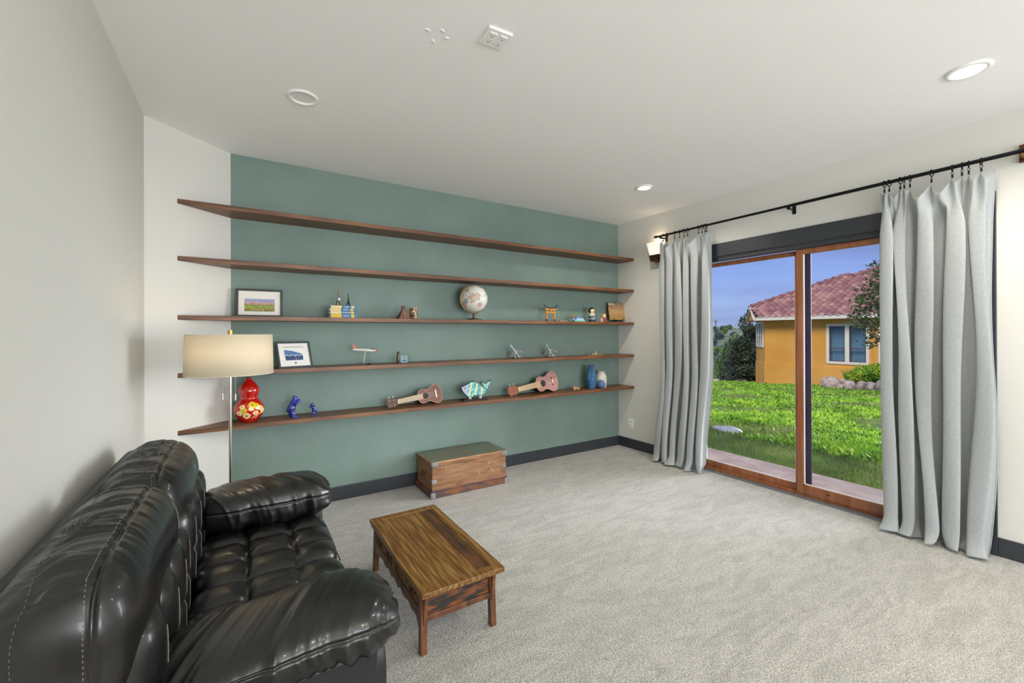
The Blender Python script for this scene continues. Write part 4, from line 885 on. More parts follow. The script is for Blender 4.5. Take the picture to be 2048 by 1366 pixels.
# ---- lowest shelf
red = M('red_glaze', '#b3150d', '#c81d12', rough=.12, coat=1., vs=3)
vx, vy = .036, 3.675
vp = [(.001, 0), (.052, 0), (.054, .008), (.075, .030), (.096, .065), (.100, .092), (.094, .120), (.074, .148), (.055, .166), (.053, .174), (.060, .190), (.068, .212), (.069, .230), (.060, .255), (.042, .278), (.024, .295), (.016, .306), (.0155, .314), (.020, .322), (.016, .323), (.010, .312)]
def smp(prof, n=60):
    P = np.array(prof); s = np.r_[0, np.cumsum(np.hypot(*np.diff(P, axis=0).T))]; u = np.linspace(0, s[-1], n); a = np.interp(u, s, P[:, 0]); b = np.interp(u, s, P[:, 1])
    for _ in range(2): a[1:-1] = (a[:-2]+2*a[1:-1]+a[2:])/4; b[1:-1] = (b[:-2]+2*b[1:-1]+b[2:])/4
    return list(zip(a, b))
r = thing('gourd_vase', 'glossy red double-gourd vase painted with yellow flowers behind the lamp', 'vase', (vx, vy, Z5))
obj('vase_body', lathe(smp(vp), (vx, vy, Z5), 56), red, r, smooth=180)
vpa = np.array(vp)[3:10]
def onv(a, z, lift=.0006): rr = float(np.interp(z, vpa[:, 1], vpa[:, 0]))+lift; return (vx+rr*math.cos(a), vy+rr*math.sin(a), Z5+z)
fy = M('painted_yellow', '#e6c62e', rough=.2, coat=.8); fp = M('painted_pale', '#efe0a0', rough=.2, coat=.8); fg = M('painted_olive', '#8f8a2b', rough=.2, coat=.8); fr_ = M('painted_rose', '#cf3a31', rough=.2, coat=.8)
def petal(a0, z0, ra, rz, mt, par):
    P = [onv(a0, z0, .0012)]; n_ = 12
    for k in range(n_): q = 2*PI*k/n_; P.append(onv(a0+ra*math.cos(q), z0+rz*math.sin(q)))
    return obj('painted_petal', (np.array(P), [(0, 1+k, 1+(k+1) % n_) for k in range(n_)]), mt, par)
fl_id = 0
for a0, z0, sz, mt in ((-1.35, .128, 1.2, fy), (-2.05, .118, .8, fp), (-1.95, .092, 1.0, fy), (-1.05, .118, 1.1, fy), (-.75, .100, .9, fp), (-1.75, .052, 1.2, fp), (-2.25, .070, .9, fp), (-1.15, .070, .8, fp), (-.55, .080, .9, fp), (-1.45, .100, .7, fp)):
    for k in range(6): q = 2*PI*k/6+a0; petal(a0+.15*sz*math.cos(q), z0+.012*sz*math.sin(q), .11*sz, .008*sz, mt, r)
    petal(a0, z0, .07*sz, .006*sz, fg if mt is fy else fr_, r)
obj('painted_branch', [tube([onv(-1.05+.5*t, .03+.06*t+.01*math.sin(6*t)) for t in np.linspace(0, 1, 12)], .0022, 5), tube([onv(-1.35+.35*t, .03+.03*t) for t in np.linspace(0, 1, 8)], .0022, 5)], fp, r)
# blue glazed bears
bg_ = M('cobalt_glaze', '#12206e', '#2440b4', rough=.12, coat=1., vs=18)
def bear(name, label, x, y, z, H, f):
    r = thing(name, label, 'figurine', (x, y, z), 'blue glazed bear figurines')
    s = H/.175
    def P(a, b, c): return (x+f*a*s, y+b*s, z+c*s)
    parts = [ell(P(-.008, 0, .066), (.030*s, .026*s, .042*s), 18, (0, f*.12, 0)), ell(P(.004, 0, .100), (.026*s, .024*s, .034*s), 18, (0, f*.25, 0)), ell(P(.018, 0, .138), (.021*s, .019*s, .020*s), 16), ell(P(.036, 0, .134), (.014*s, .010*s, .010*s), 14, (0, .3*f, 0)),
             ell(P(.012, .015, .158), (.007*s, .005*s, .009*s), 10), ell(P(.010, -.015, .158), (.007*s, .005*s, .009*s), 10)]
    for sy_ in (-1, 1):
        parts += [ell(P(-.010+.012*(sy_ < 0), sy_*.016, .026), (.016*s, .013*s, .028*s), 14), ell(P(.004+.012*(sy_ < 0), sy_*.017, .006), (.020*s, .011*s, .007*s), 12),
                  tube([P(.006, sy_*.020, .108), P(.028, sy_*.026, .104), P(.046, sy_*.018, .122 if sy_ < 0 else .112)], [.011*s, .010*s, .008*s], 10), ell(P(.047, sy_*.018, .124 if sy_ < 0 else .113), .0095*s, 12)]
    parts.append(ell(P(-.036, 0, .052), (.008*s, .007*s, .007*s), 10))
    o_ = obj('body', parts, bg_, r, smooth=180); q = o_.modifiers.new('r', 'REMESH'); q.mode = 'VOXEL'; q.voxel_size = .0028*s; q.use_smooth_shade = True
    sm_ = o_.modifiers.new('s', 'SMOOTH'); sm_.factor = .6; sm_.iterations = 4
    return r
bear('bear_figurine', 'larger cobalt blue glazed bear standing upright on the lowest shelf', .318, 3.655, Z5, .178, 1)
bear('bear_figurine', 'smaller cobalt blue glazed bear standing to the right of the large one', .468, 3.66, Z5, .106, -1)

# ukuleles
def ukulele(label, L, top_c, side_c, loc, roll_, lean, bind, pegc, headc):
    """local frame: x along the neck toward the body, z across, face toward -y"""
    r = thing('ukulele', label, 'ukulele', loc, 'ukuleles leaning on the lowest shelf')
    E_ = np.array((Matrix.Rotation(-lean, 3, 'X') @ Matrix.Rotation(-roll_, 3, 'Y')))
    def Q(s): v, f = s; return np.asarray(v, float) @ E_.T+np.array(loc), f
    BL, BW, BD = .46*L, .165*L*1.02, .115*L        # body length, half width of the lower bout, depth
    x1 = .54*L
    def wd(t):   # t 0 = neck end .. 1 = tail
        up = .74*math.sin(PI*min(1, max(0, (t)/.46)))**.55 if t < .46 else 0
        u = t; pts = [(0, .0), (.03, .36), (.09, .60), (.18, .72), (.27, .70), (.36, .60), (.44, .585), (.54, .70), (.66, .92), (.78, 1.0), (.88, .93), (.95, .70), (.985, .42), (1, 0)]
        return float(np.interp(u, [p[0] for p in pts], [p[1] for p in pts]))
    tt_ = np.concatenate([[0], np.linspace(.01, .99, 40), [1]])
    ww = np.array([wd(t) for t in tt_]); 
    for _ in range(2): ww[1:-1] = (ww[:-2]+2*ww[1:-1]+ww[2:])/4
    outl = [(x1+BL*t, BW*w_) for t, w_ in zip(tt_, ww)]+[(x1+BL*t, -BW*w_) for t, w_ in list(zip(tt_, ww))[-2:0:-1]]
    zc = 0
    obj('body', Q(prism(outl, .002, BD, 'y')), side_c, r, smooth=40)
    sc_ = [(x1+BL*.5+(a-x1-BL*.5)*.985, b*.97) for a, b in outl]
    obj('soundboard', Q(prism(sc_, -.0005, .002, 'y')), top_c, r)
    ed = [(a, -.0004, b) for a, b in outl]+[(outl[0][0], -.0004, outl[0][1])]
    obj('binding', Q(tube(ed, .0022*L/.5, 6)), bind, r, smooth=180)
    hx_ = x1+BL*.33
    obj('sound_hole', Q(cyl((hx_, -.0009, 0), (hx_, .0004, 0), BW*.31, n=36)), M('hole_black', '#0c0a0a', rough=.9) if 'hole_black' not in MATS else MATS['hole_black'], r)
    obj('rosette', Q(torus((hx_, -.0010, 0), BW*.36, .0012, 'y', 40, 5)), bind, r, smooth=180)
    nx0 = .20*L; wn, wb_ = .019*L/.5, .024*L/.5
    obj('neck', Q(prism([(nx0, -wn), (x1+.01, -wb_), (x1+.01, wb_), (nx0, wn)], .002, .018, 'y')), side_c, r, bevel=.003)
    obj('fretboard', Q(prism([(nx0, -wn), (hx_-BW*.33, -wb_), (hx_-BW*.33, wb_), (nx0, wn)], -.004, .002, 'y')), headc[1], r)
    fr2 = []
    for i in range(1, 15):
        x_ = nx0+(.62*L)*(1-2**(-i/12)); w_ = wn+(wb_-wn)*(x_-nx0)/(x1-nx0)
        if x_ < hx_-BW*.34: fr2.append(bb(x_-.0007, x_+.0007, -.005, -.004, -w_, w_))
    obj('frets', Q(join(fr2)), MATS['brushed_nickel'], r, kind='stuff')
    hd = [(nx0, -wn), (nx0-.015*L, -wn*1.15), (nx0-.035*L, -wn*1.7), (.03*L, -wn*1.95), (.006*L, -wn*1.35), (.0, 0), (.006*L, wn*1.35), (.03*L, wn*1.95), (nx0-.035*L, wn*1.7), (nx0-.015*L, wn*1.15), (nx0, wn)]
    h_ = obj('headstock', Q(prism(hd, .000, .010, 'y')), headc[0], r, bevel=.001)
    obj('nut', Q(bb(nx0-.003, nx0+.003, -.006, .002, -wn, wn)), MATS['ivory'], r)
    for px_ in (.055*L, .125*L):
        for s_ in (-1, 1):
            obj('tuning_peg', [Q(cyl((px_, -.006, s_*wn*1.05), (px_, .002, s_*wn*1.05), .003, n=10)), Q(cyl((px_, .004, s_*wn*1.9), (px_, .004, s_*wn*2.5), .0016, n=6)), Q(ell((px_, .004, s_*wn*2.7), (.006, .004, .004), 10))], pegc, r, smooth=60)
    bx = x1+BL*.74
    obj('bridge', Q(bb(bx-.006, bx+.006, -.007, 0, -.034*L/.5, .034*L/.5)), MATS['ivory'] if headc[2] else side_c, r, bevel=.001)
    if not headc[2]: obj('saddle', Q(bb(bx-.004, bx+.010, -.009, -.003, -.018*L/.5, .018*L/.5)), MATS['ivory'], r)
    for k in range(4):
        z0 = (-1.5+k)*wn*.45; z1 = (-1.5+k)*wn*.62
        obj('string', Q(tube([(nx0-.05*L+.03*L*(k % 2), -.006, z0*1.3), (nx0, -.0075, z0), (bx, -.0090, z1)], .00055, 4)), MATS['string_white'], r)
    return r
M('ivory', '#e6dfc8', rough=.4); M('string_white', '#e4e4e4', rough=.4)
mah = M('mahogany_top', '#6b4236', '#7d5043', rough=.4, vs=4, stretch=(1.5, 5, 9)); mahs = M('mahogany_side', '#2a1712', rough=.3, coat=.5); binding1 = M('cream_binding', '#c9a784', rough=.4)
pink = M('rosy_top', '#a97773', '#bd8d86', rough=.35, vs=4, stretch=(1.5, 5, 9), coat=.4); pks = M('dark_side', '#241411', rough=.3, coat=.5)
fbd = M('pale_fretboard', '#b59b79', rough=.5); hd1 = M('headstock_brown', '#54301f', rough=.4); hd2 = M('headstock_amber', '#8d4f2c', rough=.3, coat=.4)
ukulele('brown mahogany ukulele leaning between the small bear and the fish', .515, mah, mahs, (1.035, 3.655, Z5+.036), math.radians(7.0), math.radians(14), binding1, MATS['ivory'], (hd1, fbd, True))
ukulele('larger rosy wooden ukulele leaning to the right of the fish', .645, pink, pks, (2.255, 3.655, Z5+.048), math.radians(7.4), math.radians(12), binding1, MATS['ivory'], (hd2, M('pale_fretboard2', '#c2a277', rough=.5), False))

# glazed fish on a black base
fish = thing('fish_sculpture', 'turquoise striped glazed fish on a black base, lowest shelf', 'sculpture', (1.88, 3.66, Z5), rot=(0, 0, math.radians(-4)))
obj('base', bb(-.128, .120, -.045, .045, 0, .014), blackp, fish, bevel=.002)
fo = [(-.150, .128), (-.095, .152), (-.040, .180), (-.010, .184), (.030, .162), (.085, .122), (.100, .118), (.052, .172), (.060, .174), (.110, .150), (.170, .186), (.158, .140), (.130, .085), (.100, .056), (.070, .032), (.055, .022), (.030, .040), (-.010, .040), (-.045, .018), (-.065, .020), (-.095, .050), (-.125, .085)]
obj('body', prism(fo, -.010, .010, 'y'), blackp, fish, bevel=.002)
ctr = np.array([.0, .1]); fi = [(-.144, .127), (-.093, .147), (-.040, .175), (-.010, .179), (.028, .157), (.083, .118), (.104, .100), (.125, .088), (.098, .058), (.068, .036), (.055, .028), (.030, .045), (-.010, .045), (-.045, .024), (-.062, .026), (-.092, .054), (-.121, .087)]
tq = M('turquoise_glaze', '#3d8f9b', '#8ccfc9', rough=.15, coat=1., vs=60, pos=(.42, .58)); crm = M('cream_stripe', '#e4e2ac', rough=.2, coat=.8); lil = M('lilac_glaze', '#9fb7cf', '#b9a9cf', rough=.2, coat=.8, vs=50)
obj('glazed_face', prism(fi, -.0125, -.010, 'y'), tq, fish)
obj('tail_glaze', prism([(.060, .168), (.108, .145), (.163, .178), (.152, .140), (.125, .090), (.105, .101)], -.0128, -.010, 'y'), tq, fish)
obj('head_glaze', prism([(-.142, .127), (-.092, .147), (-.075, .150), (-.078, .075), (-.096, .055), (-.122, .086)], -.0140, -.0125, 'y'), lil, fish)
for x0, z0, z1, sl_ in ((-.052, .040, .168, .012), (.010, .048, .158, .012), (.068, .050, .115, .006)):
    pts = []; n_ = 9
    for i in range(n_*2+1): t = i/(n_*2); pts.append((x0+sl_*(2*t-1)-.006-(.004 if i % 2 else 0), z0+(z1-z0)*t))
    for i in range(n_*2, -1, -1): t = i/(n_*2); pts.append((x0+sl_*(2*t-1)+.006+(.004 if i % 2 else 0), z0+(z1-z0)*t))
    obj('stripe', prism(pts, -.0140, -.0125, 'y'), crm, fish)
obj('fin_line', [tube([(.105+.006*k, -.0128, .110+.004*k), (.085+.018*k*.8, -.0128, .150+.006*k)], .0012, 4) for k in range(5)], crm, fish)
obj('foot', [bb(-.066, -.038, -.014, .012, .012, .032), bb(.040, .070, -.014, .012, .012, .036)], M('pink_glaze', '#cdb3b3', rough=.25, coat=.7), fish, bevel=.004)
obj('eye', ell((-.105, -.0140, .118), (.007, .002, .007), 14), ink, fish, smooth=180)
# driftwood-like figure
sm = M('tan_figure', '#a07a4c', '#d0ab73', rough=.5, vs=50, bump=.4, bs=90)
r = thing('tan_carving', 'small knobbly tan carving left of the blue vase', 'figurine', (3.145, 3.65, Z5))
obj('body', [ell((3.120, 3.65, Z5+.020), (.020, .016, .020), 14), ell((3.145, 3.65, Z5+.024), (.026, .014, .015), 14, (0, .2, 0)), ell((3.178, 3.648, Z5+.022), (.014, .012, .012), 12), ell((3.108, 3.65, Z5+.040), (.010, .009, .009), 10), ell((3.112, 3.65, Z5+.006), (.012, .012, .006), 10), ell((3.168, 3.65, Z5+.007), (.012, .010, .008), 10)], sm, r, smooth=180)
# three vases at the window end
vb = M('ribbed_blue', '#2c5f86', '#376f98', rough=.5, vs=6); vw = M('stone_white', '#c9c8bc', '#d8d6ca', rough=.7, vs=8, bump=.2, bs=60); vs_ = M('violet_blue', '#4f6593', '#5f78a6', rough=.55, vs=6)
r = thing('ribbed_vase', 'tall blue vase with ribbed neck at the window end of the lowest shelf', 'vase', (3.372, 3.655, Z5))
pr_ = smp([(.034, 0), (.040, .004), (.050, .045), (.058, .095), (.060, .112), (.056, .125), (.046, .195), (.034, .262), (.033, .270)], 50)
def ribv(u, v):
    k = v*(len(pr_)-1); i = min(int(k), len(pr_)-2); a = k-i; rr = pr_[i][0]*(1-a)+pr_[i+1][0]*a; z = pr_[i][1]*(1-a)+pr_[i+1][1]*a
    if z > .118: rr *= 1-.15*(.5+.5*math.cos(u*2*PI*16))*min(1, (z-.118)/.02)
    return (3.372+rr*math.cos(u*2*PI), 3.655+rr*math.sin(u*2*PI), Z5+z)
obj('vase_body', grid(ribv, 128, 48, cu=True), vb, r, smooth=180, solid=.003); obj('vase_foot', cyl((3.372, 3.655, Z5), (3.372, 3.655, Z5+.003), .034, n=30), vb, r)
r = thing('white_vase', 'off-white shouldered ceramic vase behind the small round one', 'vase', (3.565, 3.70, Z5))
obj('vase_body', lathe(smp([(.001, 0), (.056, 0), (.062, .006), (.066, .06), (.067, .112), (.060, .140), (.048, .160), (.043, .172), (.043, .184), (.046, .190), (.040, .190), (.038, .172)], 60), (3.565, 3.70, Z5), 44), vw, r, smooth=180)
r = thing('round_vase', 'small round violet-blue vase in front of the white one', 'vase', (3.487, 3.615, Z5))
obj('vase_body', lathe(smp([(.001, 0), (.022, 0), (.032, .008), (.046, .030), (.049, .048), (.043, .068), (.030, .080), (.026, .086), (.029, .092), (.024, .092), (.020, .084)], 50), (3.487, 3.615, Z5), 40), vs_, r, smooth=180)
# ================================================================== OUTDOORS
def gz_(x, y): return -.12-.046*(x-5)-.06*(y-7)*np.clip((x-5)/16, 0, 1.3)
def lawn_fn(u, v):
    x = 5.0+21*u**1.3; y = -4+24*v
    return (x, y, gz_(x, y)+.012*math.sin(1.3*x+.7*y)*min(1, (x-5))+.01*math.sin(2.9*y)*min(1, x-5))
turf = M('lawn_soil', '#5a4a2c', '#6c8a33', rough=1., vs=1.6, c3='#566a2c', detail=8)
struct('lawn', grid(lawn_fn, 60, 70), turf, smooth=180)
struct('patio', [bb(XW+T, 4.98, -3, 7, -.22, -.06)], M('patio_concrete', '#9d8276', '#b79e90', rough=.95, vs=5, bump=.6, bs=40, detail=8), bevel=.01)
def hill(u, v):
    D = 30+470*u**1.6; a = math.atan2(1, 1.05)*0+math.radians(8+48*v); x, y = D*math.cos(a), D*math.sin(a)
    z = -3.2-11*math.exp(-((D-110)/70)**2)+(D > 60)*0+13.5/(1+math.exp(-(D-240)/32))-3.0+3*math.sin(a*9+1)*min(1, D/300)
    return (x, y, z)
struct('hills', grid(hill, 60, 50), M('hill_scrub', '#3c4b3e', '#6b7468', rough=1., vs=.09, detail=8, c3='#56604a'), smooth=180)

# grass blades and broad weeds
def blades(n, seed, hmin, hmax, wmin, wmax, broad=False, xr=(5.05, 25)):
    rg = np.random.default_rng(seed)
    x = xr[0]*(xr[1]/xr[0])**rg.uniform(0, 1, n); q = rg.uniform(.24, .70, n); y = x*q
    if broad:
        k = (np.sin(x*1.9+2*np.sin(y*1.3))+np.sin(y*2.7+x)+rg.normal(0, .8, n)) > .1; k &= x > 6.2; x, y = x[k], y[k]
    n = len(x); z = gz_(x, y); a = rg.uniform(0, 2*PI, n); h = rg.uniform(hmin, hmax, n)*(1+.035*(x-5)); w_ = rg.uniform(wmin, wmax, n)*(1+.06*(x-5))
    ln = rg.uniform(.1, .9, n)*h*(1.5 if broad else .8); b = rg.uniform(0, 2*PI, n)
    p = np.stack([x, y, z], 1); s = np.stack([np.cos(a), np.sin(a), 0*a], 1)*w_[:, None]/2
    tip = p+np.stack([np.cos(b)*ln, np.sin(b)*ln, h], 1)
    if broad:
        mid = (p+tip)/2; V = np.stack([p, mid-s, tip, mid+s], 1).reshape(-1, 3); i = np.arange(n)*4; return V, [(j, j+1, j+2, j+3) for j in i.tolist()]
    V = np.stack([p-s, p+s, tip], 1).reshape(-1, 3); i = np.arange(n)*3
    return V, [(j, j+1, j+2) for j in i.tolist()]
gr_m = M('grass_blade', '#6d8142', '#b0b86c', rough=.9, vs=1.3, c3='#87a04c', detail=8)
wd_m = M('weed_leaf', '#6a8f22', '#b9d93f', rough=.7, vs=2.2, c3='#8fbf2c', detail=8)
g1 = obj('grass', blades(85000, 5, .02, .055, .006, .014), gr_m, kind='stuff'); tag(g1, 'short green lawn grass between the patio edge and the orange house', 'grass')
g2 = obj('lawn_weeds', blades(60000, 6, .03, .085, .02, .05, True), wd_m, kind='stuff'); tag(g2, 'bright green leafy weeds growing through the lawn', 'weeds')

# rocks
def rock(c, r, seed, flat=.7):
    rg = np.random.default_rng(seed); v, f = puff((0, 0, 0), (1, 1, 1), 2.6, 6); k = rg.normal(0, 1, (5, 3)); n_ = v/np.linalg.norm(v, axis=1)[:, None]
    d_ = 1+sum(.07*np.sin(2.2*(n_ @ k[i])+i) for i in range(5)); v = v*d_[:, None]*np.array([r[0], r[1], r[2]]); a = rg.uniform(0, PI); v = v @ np.array(Euler((rg.uniform(-.2, .2), rg.uniform(-.2, .2), 0)).to_matrix()).T
    return v+np.array(c), f
stone = M('pinkish_stone', '#a08878', '#e8d2c2', rough=.9, vs=5, detail=8, bump=.4, bs=9, dist=.02)
stw = M('pale_stone', '#cfc6c2', '#eee8e4', rough=.9, vs=9, detail=8)
tag(obj('white_rock', rock((6.48, 3.90, gz_(6.5, 3.9)+.015), (.13, .20, .06), 3), stw, smooth=60), 'flat white rock lying alone in the near lawn', 'rock')
rk = [(20.9, 8.12, .17, .14, 'small reddish rock at the far left end of the planter wall', 0), (20.3, 7.98, .20, .13, 'small rock near the left end of the planter wall', 0), (19.75, 7.60, .36, .26, 'big grey tilted boulder at the corner of the planter wall', 0),
      (19.9, 7.25, .20, .10, 'thin flat stone behind the corner boulder', .25), (19.45, 7.12, .22, .12, 'small wedge stone right of the corner boulder', 0), (19.3, 6.82, .30, .19, 'broad speckled boulder right of the wedge stone', 0),
      (19.45, 6.50, .18, .08, 'flat slab stone above the low pink stones', .22), (19.25, 6.46, .19, .13, 'low pink stone left of the middle of the planter wall', 0), (19.45, 6.22, .18, .07, 'second flat slab stone at the front of the shrub', .22),
      (19.2, 6.16, .24, .15, 'rounded pink stone under the shrub', 0), (19.2, 5.80, .26, .21, 'tall rounded boulder at the right of the planter wall', 0), (19.3, 5.50, .24, .19, 'last visible boulder beside the curtain edge', 0)]
for i, (x, y, r_, h_, lab, dz) in enumerate(rk):
    z = float(gz_(x, y)); tag(obj('planter_rock', rock((x, y, z+h_*.72+dz*.8), (r_*.7, r_*.74, h_*1.15), 50+i), stone, smooth=28), lab, 'rock', 'planter wall stones')
for i, (x, y, r_, lab) in enumerate([(25.2, 15.9, .22, 'pale stone at the far lawn edge nearest the left curtain'), (25.0, 14.9, .25, 'grey stone at the lawn edge under the cedar'), (24.8, 14.1, .22, 'small grey stone under the cedar beside the house')]):
    tag(obj('edge_stone', rock((x, y, float(gz_(x, y))+.08), (r_, r_*1.3, .15), 80+i), stone, smooth=45), lab, 'rock', 'stones at the far lawn edge')

# foliage
def leaves(blobs, n, size, seed, shape='quad'):
    rg = np.random.default_rng(seed); w_ = np.array([b[3] if np.isscalar(b[3]) else b[3][0] for b in blobs])**2; pick = rg.choice(len(blobs), n, p=w_/w_.sum())
    C_ = np.array([b[:3] for b in blobs], float)[pick]; R_ = np.array([(b[3],)*3 if np.isscalar(b[3]) else b[3] for b in blobs], float)[pick]
    d_ = rg.normal(0, 1, (n, 3)); d_ /= np.linalg.norm(d_, axis=1)[:, None]; rad = rg.uniform(.35, 1.05, n)**.5
    P = C_+d_*R_*rad[:, None]; P += rg.normal(0, size*.8, P.shape)
    a = rg.normal(0, 1, (n, 3)); a /= np.linalg.norm(a, axis=1)[:, None]; b = np.cross(a, rg.normal(0, 1, (n, 3))); b /= np.linalg.norm(b, axis=1)[:, None]; s = size*rg.uniform(.6, 1.3, n)[:, None]
    V = np.stack([P-a*s, P-b*s*.5, P+a*s, P+b*s*.5], 1).reshape(-1, 3); i = (np.arange(n)*4).tolist()
    return V, [(j, j+1, j+2, j+3) for j in i]
bark = M('bark', '#3d332b', '#5b4d40', rough=.95, vs=9)
def tree(name, label, cat, base, blobs, n, size, mat, seed, trunk=None, group=None, core=True):
    r = thing(name, label, cat, base, group)
    if trunk: obj('trunk', trunk, bark, r, smooth=60)
    f = obj('foliage', leaves(blobs, n, size, seed), mat, r)
    return r
oak_l = M('oak_leaf', '#2f3d22', '#6d7a3e', rough=.7, vs=1.6, c3='#4a5a30', detail=6)
tk = [tube([(15.8, 3.6, -.9), (15.8, 3.7, .3), (15.9, 3.9, 1.2), (16, 4.2, 2.2), (16, 4.5, 3.3)], [.16, .14, .11, .07, .03], 8)]
for q in ([(15.9, 3.9, 1.2), (16, 4.7, 1.5), (16, 5.6, 1.8)], [(15.9, 3.9, 1.3), (16, 4.6, 1.2), (16, 5.2, 1.05)], [(16, 4.1, 2.0), (16, 4.7, 2.6), (16, 5.0, 3.45)], [(16, 4.1, 1.9), (16, 4.9, 2.1), (16, 5.5, 2.4)]): tk.append(tube(q, [.05, .03, .012], 6))
tree('oak_tree', 'small spreading oak tree in front of the orange house, beside the right curtain', 'tree', (15.8, 3.6, -.9),
     [(16, 4.95, 3.30, .22), (16, 4.75, 2.95, .38), (16, 5.05, 2.55, .40), (16, 5.30, 2.25, .30), (16, 5.45, 1.80, .30), (16, 5.10, 1.85, .42), (16, 4.85, 1.45, .36), (16, 5.12, 1.10, .22), (16, 4.3, 2.4, .8), (16, 3.6, 2.8, .9), (16, 3.2, 1.9, .9), (16, 4.2, 1.4, .5)],
     5200, .060, oak_l, 31, tk)
ced = M('cedar_leaf', '#2a3527', '#56603f', rough=.8, vs=.9, c3='#3c4833', detail=6); lg = M('light_leaf', '#41602f', '#84a04a', rough=.8, vs=.7, c3='#5f7f3b', detail=6)
def cone(x, y, z0, H, R_, k, seed):
    rg = np.random.default_rng(seed); B = []
    for i in range(k):
        t = (i+.5)/k; rr = R_*(1-t)**.75+.12
        for _ in range(max(1, int(4*(1-t)+1))): a = rg.uniform(0, 2*PI); B.append((x+rr*.55*math.cos(a), y+rr*.55*math.sin(a), z0+H*t, (rr*.55, rr*.55, H/k*.9)))
    return B
tree('cedar_tree', 'dark tall cedar tree directly left of the orange house', 'tree', (26, 14.2, -1.9), cone(26, 14.25, -1.9, 4.9, 1.55, 12, 1), 15000, .10, ced, 41, [cyl((26, 14.2, -1.9), (26, 14.25, 2.2), .14, .03, 8)])
tree('cedar_tree', 'lighter shorter cedar tree between the dark cedar and the left curtain', 'tree', (27.5, 16.1, -2.1), cone(27.5, 16.1, -2.1, 3.6, 1.25, 9, 2), 9000, .10, lg, 42, [cyl((27.5, 16.1, -2.1), (27.5, 16.1, 1.0), .12, .03, 8)])
for i, (x, y, z, r_, lab) in enumerate([(31, 20.2, -2.6, 1.3, 'round bright green bush at the valley edge nearest the left curtain'), (33, 20.3, -2.8, 1.4, 'mid green bush behind the bright bush at the valley edge'), (30, 18.6, -2.6, 1.1, 'low green bush left of the light cedar')]):
    tree('bush', lab, 'bush', (x, y, z-.4), [(x, y, z+.5*r_, (r_, r_, r_*.8)), (x+.4*r_, y+.5*r_, z+.9*r_, r_*.6), (x-.5*r_, y-.3*r_, z+.3*r_, r_*.6)], 5000, .10, lg if i != 1 else ced, 50+i, [cyl((x, y, z-.6), (x, y, z+.6), .08, .03, 7)], 'bushes at the valley edge')
# hillside trees, copied
far_m = [M('far_leaf_a', '#3b4d47', '#5f7266', rough=.9, vs=.4), M('far_leaf_b', '#47524f', '#77807c', rough=.9, vs=.4), M('far_leaf_c', '#4c6238', '#8fa04e', rough=.9, vs=.4)]
protos = []
for i in range(3):
    o = thing('hillside_tree', 'x', 'tree', (0, 0, 0), 'trees on the far hillside'); obj('foliage', leaves([(0, 0, 3, (3, 3, 2.4)), (1.5, 1, 4, 1.8), (-1.5, -.5, 2.6, 1.9)], 900, .5, 60+i), far_m[i], o); obj('trunk', cyl((0, 0, -.5), (0, 0, 3), .3, .15, 6), bark, o); protos.append(o)
rgh = np.random.default_rng(4); used = [False]*3
def hz(x, y):
    D = math.hypot(x, y); a = math.atan2(y, x); return -3.2-11*math.exp(-((D-110)/70)**2)+13.5/(1+math.exp(-(D-240)/32))-3.0+3*math.sin(a*9+1)*min(1, D/300)
LB = ['hazy grey-green tree on the wooded hillside beyond the lawn', 'pale grey tree on the wooded hillside beyond the lawn', 'yellow-green tree on the wooded hillside beyond the lawn']
for k in range(120):
    D = 45*(6.5)**rgh.uniform(0, 1); q = rgh.uniform(.50, .72); x = D/math.hypot(1, q); y = x*q; i = int(rgh.integers(0, 3)) if k > 2 else k
    if not used[i]: c = protos[i]; used[i] = True
    else:
        c = protos[i].copy(); COL.objects.link(c)
        for ch in list(protos[i].children): d_ = ch.copy(); COL.objects.link(d_); d_.parent = c
    s = rgh.uniform(.55, .95)*(1-D/700); c.location = (x, y, hz(x, y)); c.scale = (s, s, s); c.rotation_euler = (0, 0, rgh.uniform(0, 6)); tag(c, LB[i], 'tree', 'trees on the far hillside')
px_, py_ = 230*.842, 230*.842*.632; pz = hz(px_, py_)
o = thing('utility_pole', 'thin dark utility pole on the far ridge', 'pole', (px_, py_, pz)); obj('shaft', cyl((px_, py_, pz-1), (px_, py_, 7.6), .22, .18, 8), bark, o); obj('crossarm', bb(px_-.1, px_+.1, py_-1.1, py_+1.1, 6.8, 7.0), bark, o)

